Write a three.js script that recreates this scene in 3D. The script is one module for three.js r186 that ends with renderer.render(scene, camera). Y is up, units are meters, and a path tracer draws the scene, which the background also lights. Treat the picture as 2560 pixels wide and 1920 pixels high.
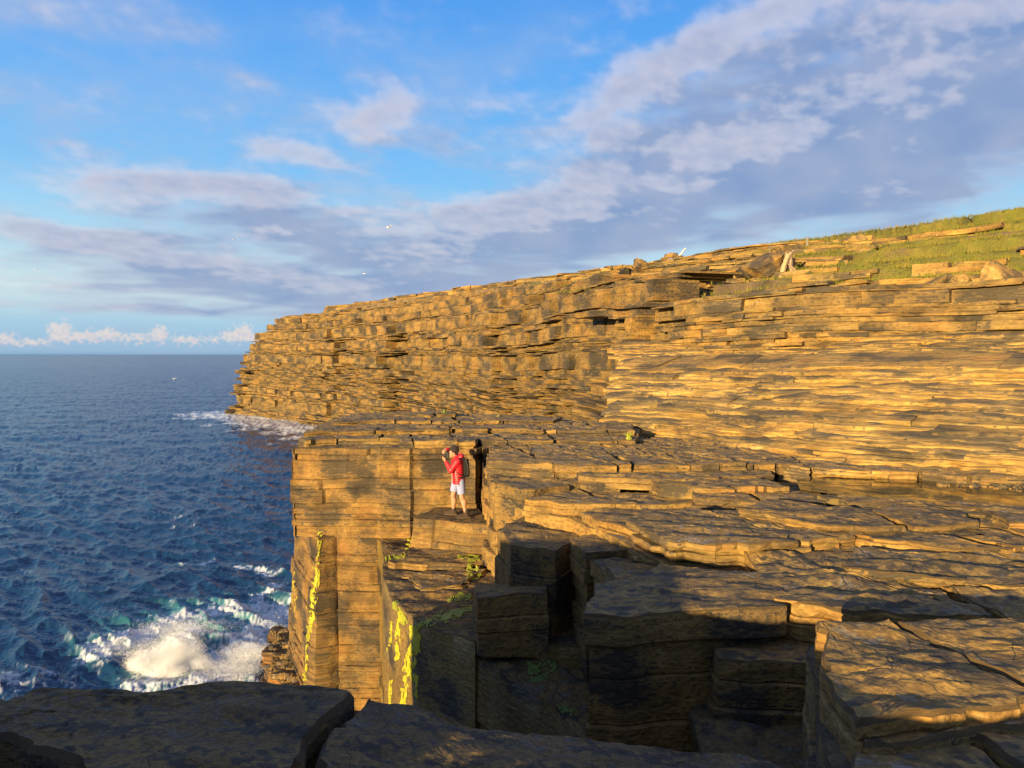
import * as THREE from 'three';
import { createNoise2D, createNoise3D } from 'simplex-noise';
import { mergeGeometries } from 'three/addons/utils/BufferGeometryUtils.js';

// ---------- camera, sky, sun, exposure ----------
const scene = new THREE.Scene();
const EYE = 9.5;                                   // the eye above the sea, metres
const FOC = 1862, PITCH = Math.atan((960 - 887.6) / FOC);
const camera = new THREE.PerspectiveCamera(2 * Math.atan(960 / FOC) * 180 / Math.PI, 4 / 3, 0.1, 60000);
camera.position.set(0, EYE, 0);
camera.rotation.x = -PITCH;
const renderer = new THREE.WebGLRenderer({ antialias: true });
renderer.setSize(1024, 768);
renderer.toneMapping = THREE.LinearToneMapping;
const EXPOSURE = 2.8;
renderer.toneMappingExposure = EXPOSURE;
renderer.shadowMap.enabled = true;

const SUN_AZ = 34 * Math.PI / 180, SUN_EL = 8.4 * Math.PI / 180;   // low, behind the viewer's left shoulder
const sun = new THREE.DirectionalLight(new THREE.Color().setRGB(1, 0.75, 0.38), 5);
sun.position.set(-Math.sin(SUN_AZ) * Math.cos(SUN_EL) * 120, EYE + Math.sin(SUN_EL) * 120, Math.cos(SUN_AZ) * Math.cos(SUN_EL) * 120);
sun.target.position.set(0, EYE - 3, -20);
sun.position.add(new THREE.Vector3(0, -3, -20));
sun.castShadow = true;
sun.shadow.mapSize.set(4096, 4096);
Object.assign(sun.shadow.camera, { left: -90, right: 90, top: 60, bottom: -60, near: 1, far: 420 });
sun.shadow.radius = 1;
scene.add(sun, sun.target);

// ---------- seeded random and noise ----------
function mulberry(a) { return () => { a |= 0; a = a + 0x6D2B79F5 | 0; let t = Math.imul(a ^ a >>> 15, 1 | a); t = t + Math.imul(t ^ t >>> 7, 61 | t) ^ t; return ((t ^ t >>> 14) >>> 0) / 4294967296; }; }
const n2 = createNoise2D(mulberry(11)), n3 = createNoise3D(mulberry(12));
const fbm2 = (x, y, o = 4) => { let s = 0, a = 0.5, t = 0; for (let i = 0; i < o; i++) { s += a * n2(x, y); t += a; x = x * 2.03 + 17.1; y = y * 2.03 - 9.7; a *= 0.5; } return s / t; };
const fbm3 = (x, y, z, o = 3) => { let s = 0, a = 0.5, t = 0; for (let i = 0; i < o; i++) { s += a * n3(x, y, z); t += a; x = x * 2.03 + 7.1; y = y * 2.03 - 3.7; z = z * 2.03 + 1.3; a *= 0.5; } return s / t; };
const hash = (a, b = 0, c = 0) => { let h = Math.imul(a | 0, 374761393) ^ Math.imul(b | 0, 668265263) ^ Math.imul(c | 0, 2147483629 ^ 0x5bd1e995); h = Math.imul(h ^ h >>> 13, 1274126177); h = Math.imul(h ^ h >>> 15, 2246822519); return ((h ^ h >>> 16) >>> 0) / 4294967296; };
const lerp = (a, b, t) => a + (b - a) * t, clamp = (x, a = 0, b = 1) => Math.min(b, Math.max(a, x));
const smooth = (a, b, x) => { const t = clamp((x - a) / (b - a)); return t * t * (3 - 2 * t); };
const toLin = (c) => c <= 0.04045 ? c / 12.92 : ((c + 0.055) / 1.055) ** 2.4;
const rgb = (r, g, b) => [toLin(r / 255), toLin(g / 255), toLin(b / 255)];
const mix3 = (a, b, t) => [lerp(a[0], b[0], t), lerp(a[1], b[1], t), lerp(a[2], b[2], t)];

// ---------- measured lines of sight: where a line from the eye meets a level or a distance ----------
function sight(px, py) {
  const u = (px - 1280) / FOC, v = (960 - py) / FOC;
  return [u, v * Math.cos(PITCH) - Math.sin(PITCH), -v * Math.sin(PITCH) - Math.cos(PITCH)];
}
const atDepth = (px, py, d) => { const r = sight(px, py), k = d / -r[2]; return new THREE.Vector3(r[0] * k, EYE + r[1] * k, -d); };
const onLevel = (px, py, lev) => { const r = sight(px, py), k = lev / r[1]; return [r[0] * k, r[2] * k]; };   // lev: metres relative to the eye
const plan = (lev, ...pts) => pts.map(([px, py]) => onLevel(px, py, lev));

// ---------- the sky: blue air with streaked and heaped evening cloud ----------
{
  const W = 4096, H = 2048, data = new Float32Array(W * H * 4), INV = 1 / EXPOSURE;
  const deg = 180 / Math.PI;
  const toAE = (px, py) => { const r = sight(px, py); return [Math.atan2(r[0], -r[2]) * deg, Math.atan2(r[1], Math.hypot(r[0], r[2])) * deg]; };
  // cloud masses: centre and half-size in photo measure, slant, weight, kind (0 grey bank, 1 thin veil)
  const masses = [
    [2300, 300, 520, 190, -0.16, 1.35, 0], [1850, 370, 460, 150, -0.16, 1.25, 0], [1560, 520, 430, 90, -0.12, 1.2, 0], [2450, 100, 330, 140, -0.1, 1.0, 0], [2100, 160, 300, 110, -0.2, 1.0, 0],
    [1250, 560, 360, 70, -0.06, 1.15, 0], [1080, 640, 460, 46, -0.02, 1.15, 0], [560, 680, 380, 46, 0.12, 1.1, 0], [230, 620, 300, 42, 0.2, 1.05, 0], [760, 725, 480, 52, 0.02, 1.15, 0], [1150, 710, 420, 34, 0, 1.1, 0],
    [300, 770, 360, 16, 0.03, 0.85, 0], [1030, 320, 150, 50, 0.1, 0.95, 0], [760, 400, 130, 44, 0.1, 0.95, 0], [560, 500, 320, 62, 0.1, 0.95, 0], [720, 570, 260, 60, 0.0, 1.0, 0],
    [1620, 190, 280, 50, -0.18, 1.0, 0], [1480, 300, 200, 60, -0.2, 0.9, 0], [1900, 80, 260, 70, -0.25, 0.9, 0], [1130, 190, 130, 60, -0.3, 0.6, 1], [180, 320, 330, 60, 0.12, 0.85, 1], [260, 110, 420, 140, 0.05, 0.7, 1],
    [800, 180, 300, 130, 0.1, 0.45, 1], [60, 20, 330, 50, 0, 0.7, 1], [1720, 590, 260, 26, 0.0, 0.75, 0], [2350, 480, 330, 26, -0.08, 0.75, 0], [1340, 740, 240, 20, 0, 0.8, 0], [1250, 100, 140, 70, -0.6, 0.55, 1],
    [100, 862, 600, 26, 0, 0.35, 1], [700, 862, 500, 28, 0, 0.35, 1],
  ].map(([x, y, rx, ry, rot, w, k]) => { const [a, e] = toAE(x, y); return [a, e, rx / FOC * deg, ry / FOC * deg, Math.cos(rot), Math.sin(rot), w, k]; });
  const heaps = [[150, 828, 34, 30], [175, 845, 60, 14], [230, 840, 55, 14], [278, 838, 30, 20], [340, 846, 42, 14], [400, 838, 30, 28], [447, 850, 16, 14], [487, 851, 34, 12], [535, 848, 22, 10], [585, 842, 40, 22], [612, 830, 30, 24], [640, 846, 40, 16], [15, 846, 24, 16], [80, 856, 60, 8]]
    .map(([x, y, rx, ry]) => { const [a, e] = toAE(x, y); return [a, e, rx / FOC * deg, ry / FOC * deg]; });
  const stops = [[-90, rgb(40, 66, 92)], [-0.4, rgb(96, 140, 178)], [0.3, rgb(150, 188, 216)], [2.2, rgb(168, 206, 228)], [4.5, rgb(212, 236, 238)], [8, rgb(176, 222, 244)], [13, rgb(128, 196, 248)], [20, rgb(98, 174, 246)], [28, rgb(74, 150, 236)], [50, rgb(52, 118, 206)], [90, rgb(40, 96, 180)]];
  const grey = rgb(134, 156, 198), greyWarm = rgb(162, 172, 202), lit = rgb(242, 232, 234), veil = rgb(176, 190, 220), heapLit = rgb(252, 232, 214), heapDark = rgb(196, 196, 214);
  function density(az, e) {
    const a = Math.abs(az) < 90 ? az : Math.sign(az) * (180 - Math.abs(az));
    const st = 1 + 5.5 * Math.exp(-Math.max(0, e) / 7), Y = e + 38.5 * (1 - Math.exp(-Math.max(0, e) / 7));      // streaks draw out towards the horizon
    const wx = fbm2(a * 0.05, Y * 0.06, 3) * 4, wy = fbm2(a * 0.05 + 40, Y * 0.06 - 11, 3) * 2.6 / Math.sqrt(st);
    let bank = 0, thin = 0;
    const A = a + wx, E = e + wy;
    for (const m of masses) {
      const dx = A - m[0], dy = E - m[1];
      const u = (dx * m[4] - dy * m[5]) / m[2], v = (dx * m[5] + dy * m[4]) / m[3], q = u * u + v * v;
      if (q < 5) { const g = m[6] * Math.exp(-q * 0.85); if (m[7]) thin = Math.max(thin, g); else bank = Math.max(bank, g) + 0.25 * Math.min(bank, g); }
    }
    const away = Math.max(smooth(36, 60, Math.abs(az)), smooth(27, 40, e));   // beyond the view the same broken cloud goes on
    if (away > 0) { const c = fbm2(a * 0.03 + 9, Y * 0.045, 3) * 0.7 + 0.52; bank = lerp(bank, c * 1.05, away); thin = lerp(thin, 0.4, away); }
    const sx = a + 0.35 * Y, f = fbm2(sx * 0.095 + wx * 0.12, Y * 0.19 - a * 0.02, 7), f2 = fbm2(a * 0.05 - 7, Y * 0.13 + 3, 5), f3 = fbm2(sx * 0.42, Y * 0.5 + 8, 4);
    const d = bank * 0.92 + f * 0.42 + f2 * 0.26 + f3 * 0.11 - 0.22;
    return [smooth(-0.28, 0.85, d), d + f3 * 0.08, clamp(thin * (0.75 + 0.8 * f2 + 0.45 * f + 0.2 * f3)), f3];
  }
  function colour(a, e) {
    let k = 1; while (k < stops.length - 1 && stops[k][0] < e) k++;
    let c = mix3(stops[k - 1][1], stops[k][1], clamp((e - stops[k - 1][0]) / (stops[k][0] - stops[k - 1][0])));
    if (e < -0.3) return c;
    const [o, d, t, f3] = density(a, e);
    c = mix3(c, veil, t * 0.62);
    if (o > 0.002) {
      const side = density(a - 3.2, e + 2.0)[1];                            // cloud thickness on the sunward, upper side
      const rim = smooth(-0.05, 0.6, d - side), thick = smooth(0.15, 0.95, d);
      let cc = mix3(lit, mix3(grey, greyWarm, clamp(0.5 + 0.9 * fbm2(a * 0.1 + 3, e * 0.2, 3))), clamp(0.68 + 0.42 * thick - rim * 0.42 - f3 * 0.2));
      if (e < 9) cc = mix3(cc, rgb(132, 160, 204), 0.45 * (1 - e / 9));
      c = mix3(c, cc, o * 0.88);
    }
    if (e < 6 && a < -12 && a > -48) {
      let best = 0, top = 0;
      const jx = fbm2(a * 2.1, e * 2.1, 4) * 0.55, jy = fbm2(a * 2.1 + 50, e * 2.1, 4) * 0.5;
      for (const h of heaps) { const u = (a + jx - h[0]) / h[2], v = (e + jy - h[1]) / h[3]; const g = 1 - (u * u + v * v) * 1.5; if (g > best) { best = g; top = -u * 0.35 + v * 0.55; } }
      if (best > 0) c = mix3(c, mix3(heapDark, heapLit, clamp(0.55 + top * 0.6 + 0.5 * fbm2(a * 3, e * 3, 3))), smooth(0, 0.8, best) * 0.8);
    }
    return c;
  }
  const fill = (i, c) => { data[i] = c[0] * INV; data[i + 1] = c[1] * INV; data[i + 2] = c[2] * INV; data[i + 3] = 1; };
  const FAC = 8, w2 = W / FAC, h2 = H / FAC, low = [];
  const dirOf = (x, y) => [((x + 0.5) / W < 0.75 ? (x + 0.5) / W - 0.25 : (x + 0.5) / W - 1.25) * 360, ((y + 0.5) / H - 0.5) * 180];   // row 0 looks straight down, a quarter of the way across along -z
  for (let y = 0; y <= h2; y++) for (let x = 0; x <= w2; x++) { const u = (x % w2) * FAC, v = Math.min(H - 1, y * FAC); const [a, e] = dirOf(u, v); low.push(colour(a, e)); }
  for (let y = 0; y < H; y++) for (let x = 0; x < W; x++) {
    const [a, e] = dirOf(x, y), i = (y * W + x) * 4;
    if (Math.abs(a) < 44 && e > -1.5 && e < 33) { fill(i, colour(a, e)); continue; }
    const gx = x / FAC, gy = y / FAC, x0 = gx | 0, y0 = gy | 0, tx = gx - x0, ty = gy - y0, r = w2 + 1;
    fill(i, mix3(mix3(low[y0 * r + x0], low[y0 * r + x0 + 1], tx), mix3(low[(y0 + 1) * r + x0], low[(y0 + 1) * r + x0 + 1], tx), ty));
  }
  const sky = new THREE.DataTexture(data, W, H, THREE.RGBAFormat, THREE.FloatType);
  sky.mapping = THREE.EquirectangularReflectionMapping;
  sky.magFilter = THREE.LinearFilter; sky.minFilter = THREE.LinearFilter;
  sky.wrapS = THREE.RepeatWrapping; sky.needsUpdate = true;
  scene.background = sky; scene.environment = sky;
}

// ---------- rock, grass and water textures ----------
const TAB = new Float32Array(4096), PER = new Uint16Array(8192); { const r = mulberry(99); for (let i = 0; i < 4096; i++) { TAB[i] = r() * 2 - 1; PER[i] = PER[i + 4096] = (r() * 4096) | 0; } }
function tileNoise(seed, x, y, px, py) {          // tileable value noise
  let xi = Math.floor(x), yi = Math.floor(y); const fx = x - xi, fy = y - yi, u = fx * fx * (3 - 2 * fx), v = fy * fy * (3 - 2 * fy);
  xi = ((xi % px) + px) % px; yi = ((yi % py) + py) % py; const x1 = (xi + 1) % px, y1 = (yi + 1) % py, s = seed * 57;
  const a = PER[(xi + s) & 4095], b = PER[(x1 + s) & 4095], A = TAB[PER[a + yi] & 4095], B = TAB[PER[b + yi] & 4095], C = TAB[PER[a + y1] & 4095], D = TAB[PER[b + y1] & 4095];
  return A + (B - A) * u + (C - A + (A - B - C + D) * u) * v;
}
function tileFbm(seed, u, v, fx, fy, oct) { let s = 0, a = 0.5, t = 0; for (let i = 0; i < oct; i++) { s += a * tileNoise(seed + i * 3, u * fx, v * fy, fx, fy); t += a; fx *= 2; fy *= 2; a *= 0.52; } return s / t; }
function texture(size, channels, fn, srgb) {
  const d = new Uint8Array(size * size * 4);
  for (let y = 0; y < size; y++) for (let x = 0; x < size; x++) { const c = fn(x / size, y / size), i = (y * size + x) * 4; for (let k = 0; k < 3; k++) d[i + k] = clamp(channels === 1 ? c : c[k]) * 255; d[i + 3] = 255; }
  const t = new THREE.DataTexture(d, size, size); t.wrapS = t.wrapT = THREE.RepeatWrapping; t.magFilter = THREE.LinearFilter; t.minFilter = THREE.LinearMipmapLinearFilter; t.generateMipmaps = true;
  if (srgb) t.colorSpace = THREE.SRGBColorSpace; t.needsUpdate = true; return t;
}
const toS = (c) => c <= 0.0031308 ? c * 12.92 : 1.055 * c ** (1 / 2.4) - 0.055;
const S3 = (c) => c.map((x) => toS(clamp(x)));
const OCHRE = [0.330, 0.205, 0.048], BROWN = [0.190, 0.112, 0.029], GREYB = [0.122, 0.088, 0.044], STAIN = [0.038, 0.031, 0.021], PALE = [0.37, 0.26, 0.105], RUST = [0.29, 0.146, 0.030];
function rockFields(seed, lam) {     // lam: how strongly the bedding shows as fine lines
  const size = 1024, f = new Float32Array(size * size * 4);
  for (let y = 0; y < size; y++) for (let x = 0; x < size; x++) {
    const u = x / size, v = y / size, wob = tileFbm(seed + 9, u, v, 3, 3, 3) * 0.012;
    const l1 = tileFbm(seed, u, v + wob, 3, 40, 4), l2 = tileFbm(seed + 1, u, v + wob, 5, 110, 2), g = tileFbm(seed + 2, u, v, 40, 56, 4), b = tileFbm(seed + 3, u, v, 3, 4, 5), s = tileFbm(seed + 4, u, v, 26, 3, 4);
    const i = (y * size + x) * 4; f[i] = l1 * lam + g * (1 - lam) * 0.8; f[i + 1] = l2 * lam + g * 0.7; f[i + 2] = b; f[i + 3] = s;
  }
  return (u, v) => { const i = ((v * size | 0) * size + (u * size | 0)) * 4; return [f[i], f[i + 1], f[i + 2], f[i + 3]]; };
}
function rockMaps(seed, lam, dark, warm) {
  const F = rockFields(seed, lam);
  const map = texture(1024, 3, (u, v) => {
    const [l1, l2, b, s] = F(u, v);
    let c = mix3(BROWN, OCHRE, clamp(0.5 + l1 * 1.1 + l2 * 0.35));
    c = mix3(c, GREYB, smooth(-0.1, 0.45, b + l1 * 0.25) * 0.65);
    c = mix3(c, RUST, smooth(0.12, 0.5, -b + s * 0.3) * warm);
    c = mix3(c, PALE, smooth(0.28, 0.55, l1 * 0.7 + s * 0.55) * 0.55);
    c = mix3(c, STAIN, smooth(0.10, 0.26, b * 0.75 + l2 * 0.42 + l1 * 0.3) * dark);
    const k = 0.9 + l2 * 0.28;
    return S3(c.map((x) => x * k));
  }, true);
  const bump = texture(1024, 1, (u, v) => { const [l1, l2, b] = F(u, v); return 0.5 + l1 * 0.34 + l2 * 0.2 + b * 0.12; });
  return { map, bump };
}
// bedding-plane tops: gritty, pitted, crossed by hairline cracks, with dark crust and a few pale lichens
function crackle(seed, u, v, n) { const x = u * n, y = v * n, xi = Math.floor(x), yi = Math.floor(y); let a = 9, b = 9; for (let j = -1; j <= 1; j++) for (let i = -1; i <= 1; i++) { const cx = ((xi + i) % n + n) % n, cy = ((yi + j) % n + n) % n, d = Math.hypot(xi + i + hash(cx, cy, seed) - x, yi + j + hash(cx, cy, seed + 1) - y); if (d < a) { b = a; a = d; } else if (d < b) b = d; } return b - a; }
function topMaps(seed) {
  const size = 1024, f = new Float32Array(size * size * 4);
  for (let y = 0; y < size; y++) for (let x = 0; x < size; x++) {
    const u = x / size, v = y / size, wx = tileFbm(seed + 7, u, v, 4, 6, 3) * 0.05, wy = tileFbm(seed + 8, u, v, 6, 4, 3) * 0.05, i = (y * size + x) * 4;
    f[i] = tileFbm(seed, u, v, 5, 9, 5); f[i + 1] = tileFbm(seed + 1, u, v, 60, 80, 3); f[i + 2] = crackle(seed, u + wx * 1.5, v + wy * 1.5, 3) + 0.5 * smooth(-0.15, 0.05, tileFbm(seed + 5, u, v, 4, 4, 2)); f[i + 3] = tileFbm(seed + 2, u, v, 22, 26, 4);
  }
  const F = (u, v) => { const i = ((v * size | 0) * size + (u * size | 0)) * 4; return [f[i], f[i + 1], f[i + 2], f[i + 3]]; };
  const map = texture(1024, 3, (u, v) => {
    const [b, g, k, m] = F(u, v);
    let c = mix3(BROWN, OCHRE, clamp(0.5 + b * 0.8 + g * 0.5));
    c = mix3(c, GREYB, smooth(-0.25, 0.4, m + b * 0.4) * 0.7);
    c = mix3(c, STAIN, smooth(0.05, 0.28, b * 0.5 + m * 0.6 + g * 0.2) * 0.8);
    c = mix3(c, [0.26, 0.24, 0.20], smooth(0.36, 0.5, m * 0.8 - b * 0.5 + g * 0.25) * 0.4);
    c = mix3(c, [0.05, 0.042, 0.034], (1 - smooth(0.003, 0.014, k)) * 0.75);
    const q = 0.92 + g * 0.4; return S3(c.map((x) => x * q));
  }, true);
  const bump = texture(1024, 1, (u, v) => { const [b, g, k, m] = F(u, v); return 0.55 + b * 0.25 + m * 0.16 + g * 0.12 - 0.3 * (1 - smooth(0.002, 0.02, k)); });
  return { map, bump };
}
const tile = (t, r) => { const c = t.clone(); c.repeat.set(r, r); c.needsUpdate = true; return c; };
const rockA = rockMaps(1, 0.75, 0.8, 0.7), rockB = rockMaps(21, 0.35, 0.9, 0.4), rockT = topMaps(81);
const rockMat = (m, metres, bump, extra = {}) => new THREE.MeshStandardMaterial({ map: tile(m.map, 1 / metres), bumpMap: tile(m.bump, 1 / metres), bumpScale: bump, roughness: 0.86, vertexColors: true, ...extra });
const M = {
  ledge: rockMat(rockA, 2.6, 0.035), far: rockMat(rockA, 5, 0.12), bluff: rockMat(rockA, 4.5, 0.06), fore: rockMat(rockB, 1.5, 0.03), block: rockMat(rockB, 2.2, 0.04), slick: rockMat(rockB, 2.4, 0.02, { roughness: 0.42 }), top: rockMat(rockT, 2.7, 0.03), foreTop: rockMat(rockT, 1.0, 0.014),
};
const flat = (r, g, b, rough = 0.8, extra = {}) => new THREE.MeshStandardMaterial({ color: new THREE.Color().setRGB(r, g, b), roughness: rough, ...extra });

// ---------- names and labels ----------
const taken = {};
function numbered(n) { const k = taken[n] = (taken[n] ?? -1) + 1; return k ? n + '_' + String(k).padStart(3, '0') : n; }
function tag(o, label, category, group, kind) { if (label) o.userData.label = label; if (category) o.userData.category = category; if (group) o.userData.group = group; if (kind) o.userData.kind = kind; return o; }
function shade(o) { o.traverse((m) => { if (m.isMesh) { m.castShadow = true; m.receiveShadow = true; } }); return o; }
function place(o, name, parent = scene) { o.name = parent === scene ? numbered(name) : name; parent.add(o); return shade(o); }
const structures = {};
function structure(name, label, category) { const g = new THREE.Group(); g.name = numbered(name); tag(g, label, category, null, 'structure'); scene.add(g); return g; }

// ---------- rock builders ----------
function grid(cols, rows, fn, closed, crease) {
  const P = new Float32Array(cols * rows * 3), U = new Float32Array(cols * rows * 2), C = new Float32Array(cols * rows * 3), idx = [];
  for (let j = 0; j < rows; j++) for (let i = 0; i < cols; i++) { const k = j * cols + i, r = fn(i, j); P.set(r[0], k * 3); U.set(r[1], k * 2); C.set(r[2], k * 3); }
  const ce = closed ? cols : cols - 1;
  for (let j = 0; j < rows - 1; j++) for (let i = 0; i < ce; i++) { const a = j * cols + i, b = j * cols + (i + 1) % cols, c = a + cols, d = b + cols; idx.push(a, b, d, a, d, c); }
  const g = new THREE.BufferGeometry();
  if (crease) return creased(P, U, C, idx, crease);
  g.setAttribute('position', new THREE.BufferAttribute(P, 3)); g.setAttribute('uv', new THREE.BufferAttribute(U, 2)); g.setAttribute('color', new THREE.BufferAttribute(C, 3)); g.setIndex(idx);
  g.computeVertexNormals(); return g;
}
// split vertices where neighbouring faces meet at more than an angle, so that broken edges stay sharp
function creased(P, U, C, idx, angle) {
  const nt = idx.length / 3, nv = P.length / 3, fn = new Float32Array(nt * 3), cos = Math.cos(angle), head = new Int32Array(nv).fill(-1), next = new Int32Array(idx.length);
  for (let t = 0; t < nt; t++) {
    const a = idx[t * 3] * 3, b = idx[t * 3 + 1] * 3, c = idx[t * 3 + 2] * 3;
    const ux = P[b] - P[a], uy = P[b + 1] - P[a + 1], uz = P[b + 2] - P[a + 2], vx = P[c] - P[a], vy = P[c + 1] - P[a + 1], vz = P[c + 2] - P[a + 2];
    let x = uy * vz - uz * vy, y = uz * vx - ux * vz, z = ux * vy - uy * vx; const l = Math.hypot(x, y, z) || 1; fn[t * 3] = x / l; fn[t * 3 + 1] = y / l; fn[t * 3 + 2] = z / l;
    for (let k = 0; k < 3; k++) { const v = idx[t * 3 + k]; next[t * 3 + k] = head[v]; head[v] = t * 3 + k; }
  }
  const oP = [], oU = [], oC = [], oN = [], out = new Uint32Array(idx.length);
  const made = new Map();
  for (let v = 0; v < nv; v++) {
    const groups = [];
    for (let e = head[v]; e >= 0; e = next[e]) {
      const t = (e / 3) | 0, x = fn[t * 3], y = fn[t * 3 + 1], z = fn[t * 3 + 2];
      let g = groups.find((q) => (q.x * x + q.y * y + q.z * z) / Math.hypot(q.x, q.y, q.z) > cos);
      if (!g) groups.push(g = { x: 0, y: 0, z: 0, e: [] });
      g.x += x; g.y += y; g.z += z; g.e.push(e);
    }
    for (const g of groups) { const l = Math.hypot(g.x, g.y, g.z) || 1, k = oP.length / 3; oP.push(P[v * 3], P[v * 3 + 1], P[v * 3 + 2]); oU.push(U[v * 2], U[v * 2 + 1]); oC.push(C[v * 3], C[v * 3 + 1], C[v * 3 + 2]); oN.push(g.x / l, g.y / l, g.z / l); for (const e of g.e) out[e] = k; }
  }
  const g = new THREE.BufferGeometry(), F = (a, n) => new THREE.BufferAttribute(new Float32Array(a), n);
  g.setAttribute('position', F(oP, 3)); g.setAttribute('uv', F(oU, 2)); g.setAttribute('color', F(oC, 3)); g.setAttribute('normal', F(oN, 3)); g.setIndex(new THREE.BufferAttribute(out, 1));
  return g;
}
// weathered top of a flagstone bed: thin flakes broken along streaks
function flakes(x, z, seed, amp) {
  const u = x * 0.5 + z * 0.12, v = z * 1.3 - x * 0.25;
  const a = fbm2(u + seed * 3.1, v, 3) + 0.35 * fbm2(u * 3.3 + 9, v * 2.6 + seed, 3), q = 5 * a, f = Math.floor(q), t = q - f;
  return amp * ((f + smooth(0.0, 0.12, t)) / 5 * 1.2 + 0.10 * fbm2(x * 3.6 + seed, z * 7.2, 3));
}
const LICHEN = [0.40, 0.42, 0.46];
function stainColour(x, y, z, tint, how) {       // blackish crust in patches with ragged edges
  const n = fbm3(x * 0.55, y * 1.6, z * 0.8, 3) + 0.5 * fbm3(x * 3.1 + 5, y * 5, z * 4.1, 3);
  const k = smooth(0.10, 0.34, n) * how, v = 1 + 0.20 * fbm3(x * 1.4, y * 3, z * 1.4, 2);
  const hue = fbm3(x * 0.23 + 31, y * 0.5, z * 0.23, 3); tint = [tint[0] * (1 + 0.10 * hue), tint[1], tint[2] * (1 - 0.30 * hue)];
  return [tint[0] * v * lerp(1, LICHEN[0], k), tint[1] * v * lerp(1, LICHEN[1], k), tint[2] * v * lerp(1, LICHEN[2], k)];
}
function resample(pts, res, closed) {
  const out = [], n = pts.length, m = closed ? n : n - 1;
  let s = 0;
  for (let i = 0; i < m; i++) { const a = pts[i], b = pts[(i + 1) % n], L = Math.hypot(b[0] - a[0], b[1] - a[1]), k = Math.max(1, Math.round(L / res)); for (let j = 0; j < k; j++) out.push([lerp(a[0], b[0], j / k), lerp(a[1], b[1], j / k), s + L * j / k]); s += L; }
  if (!closed) out.push([...pts[n - 1], s]);
  return out;
}
function withNormals(p, closed) {
  const n = p.length;
  return p.map((q, i) => { const a = p[closed ? (i + n - 1) % n : Math.max(0, i - 1)], b = p[closed ? (i + 1) % n : Math.min(n - 1, i + 1)], tx = b[0] - a[0], tz = b[1] - a[1], l = Math.hypot(tx, tz) || 1; return [q[0], q[1], q[2], -tz / l, tx / l]; });
}
function bedsBetween(y0, y1, lo, hi, rnd) { const b = []; let y = y0; while (y < y1 - 1e-3) { let t = lo * (hi / lo) ** rnd(); if (y1 - y - t < lo) t = y1 - y; b.push([y, y + t]); y += t; } return b; }
let slabSeed = 1;
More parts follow.
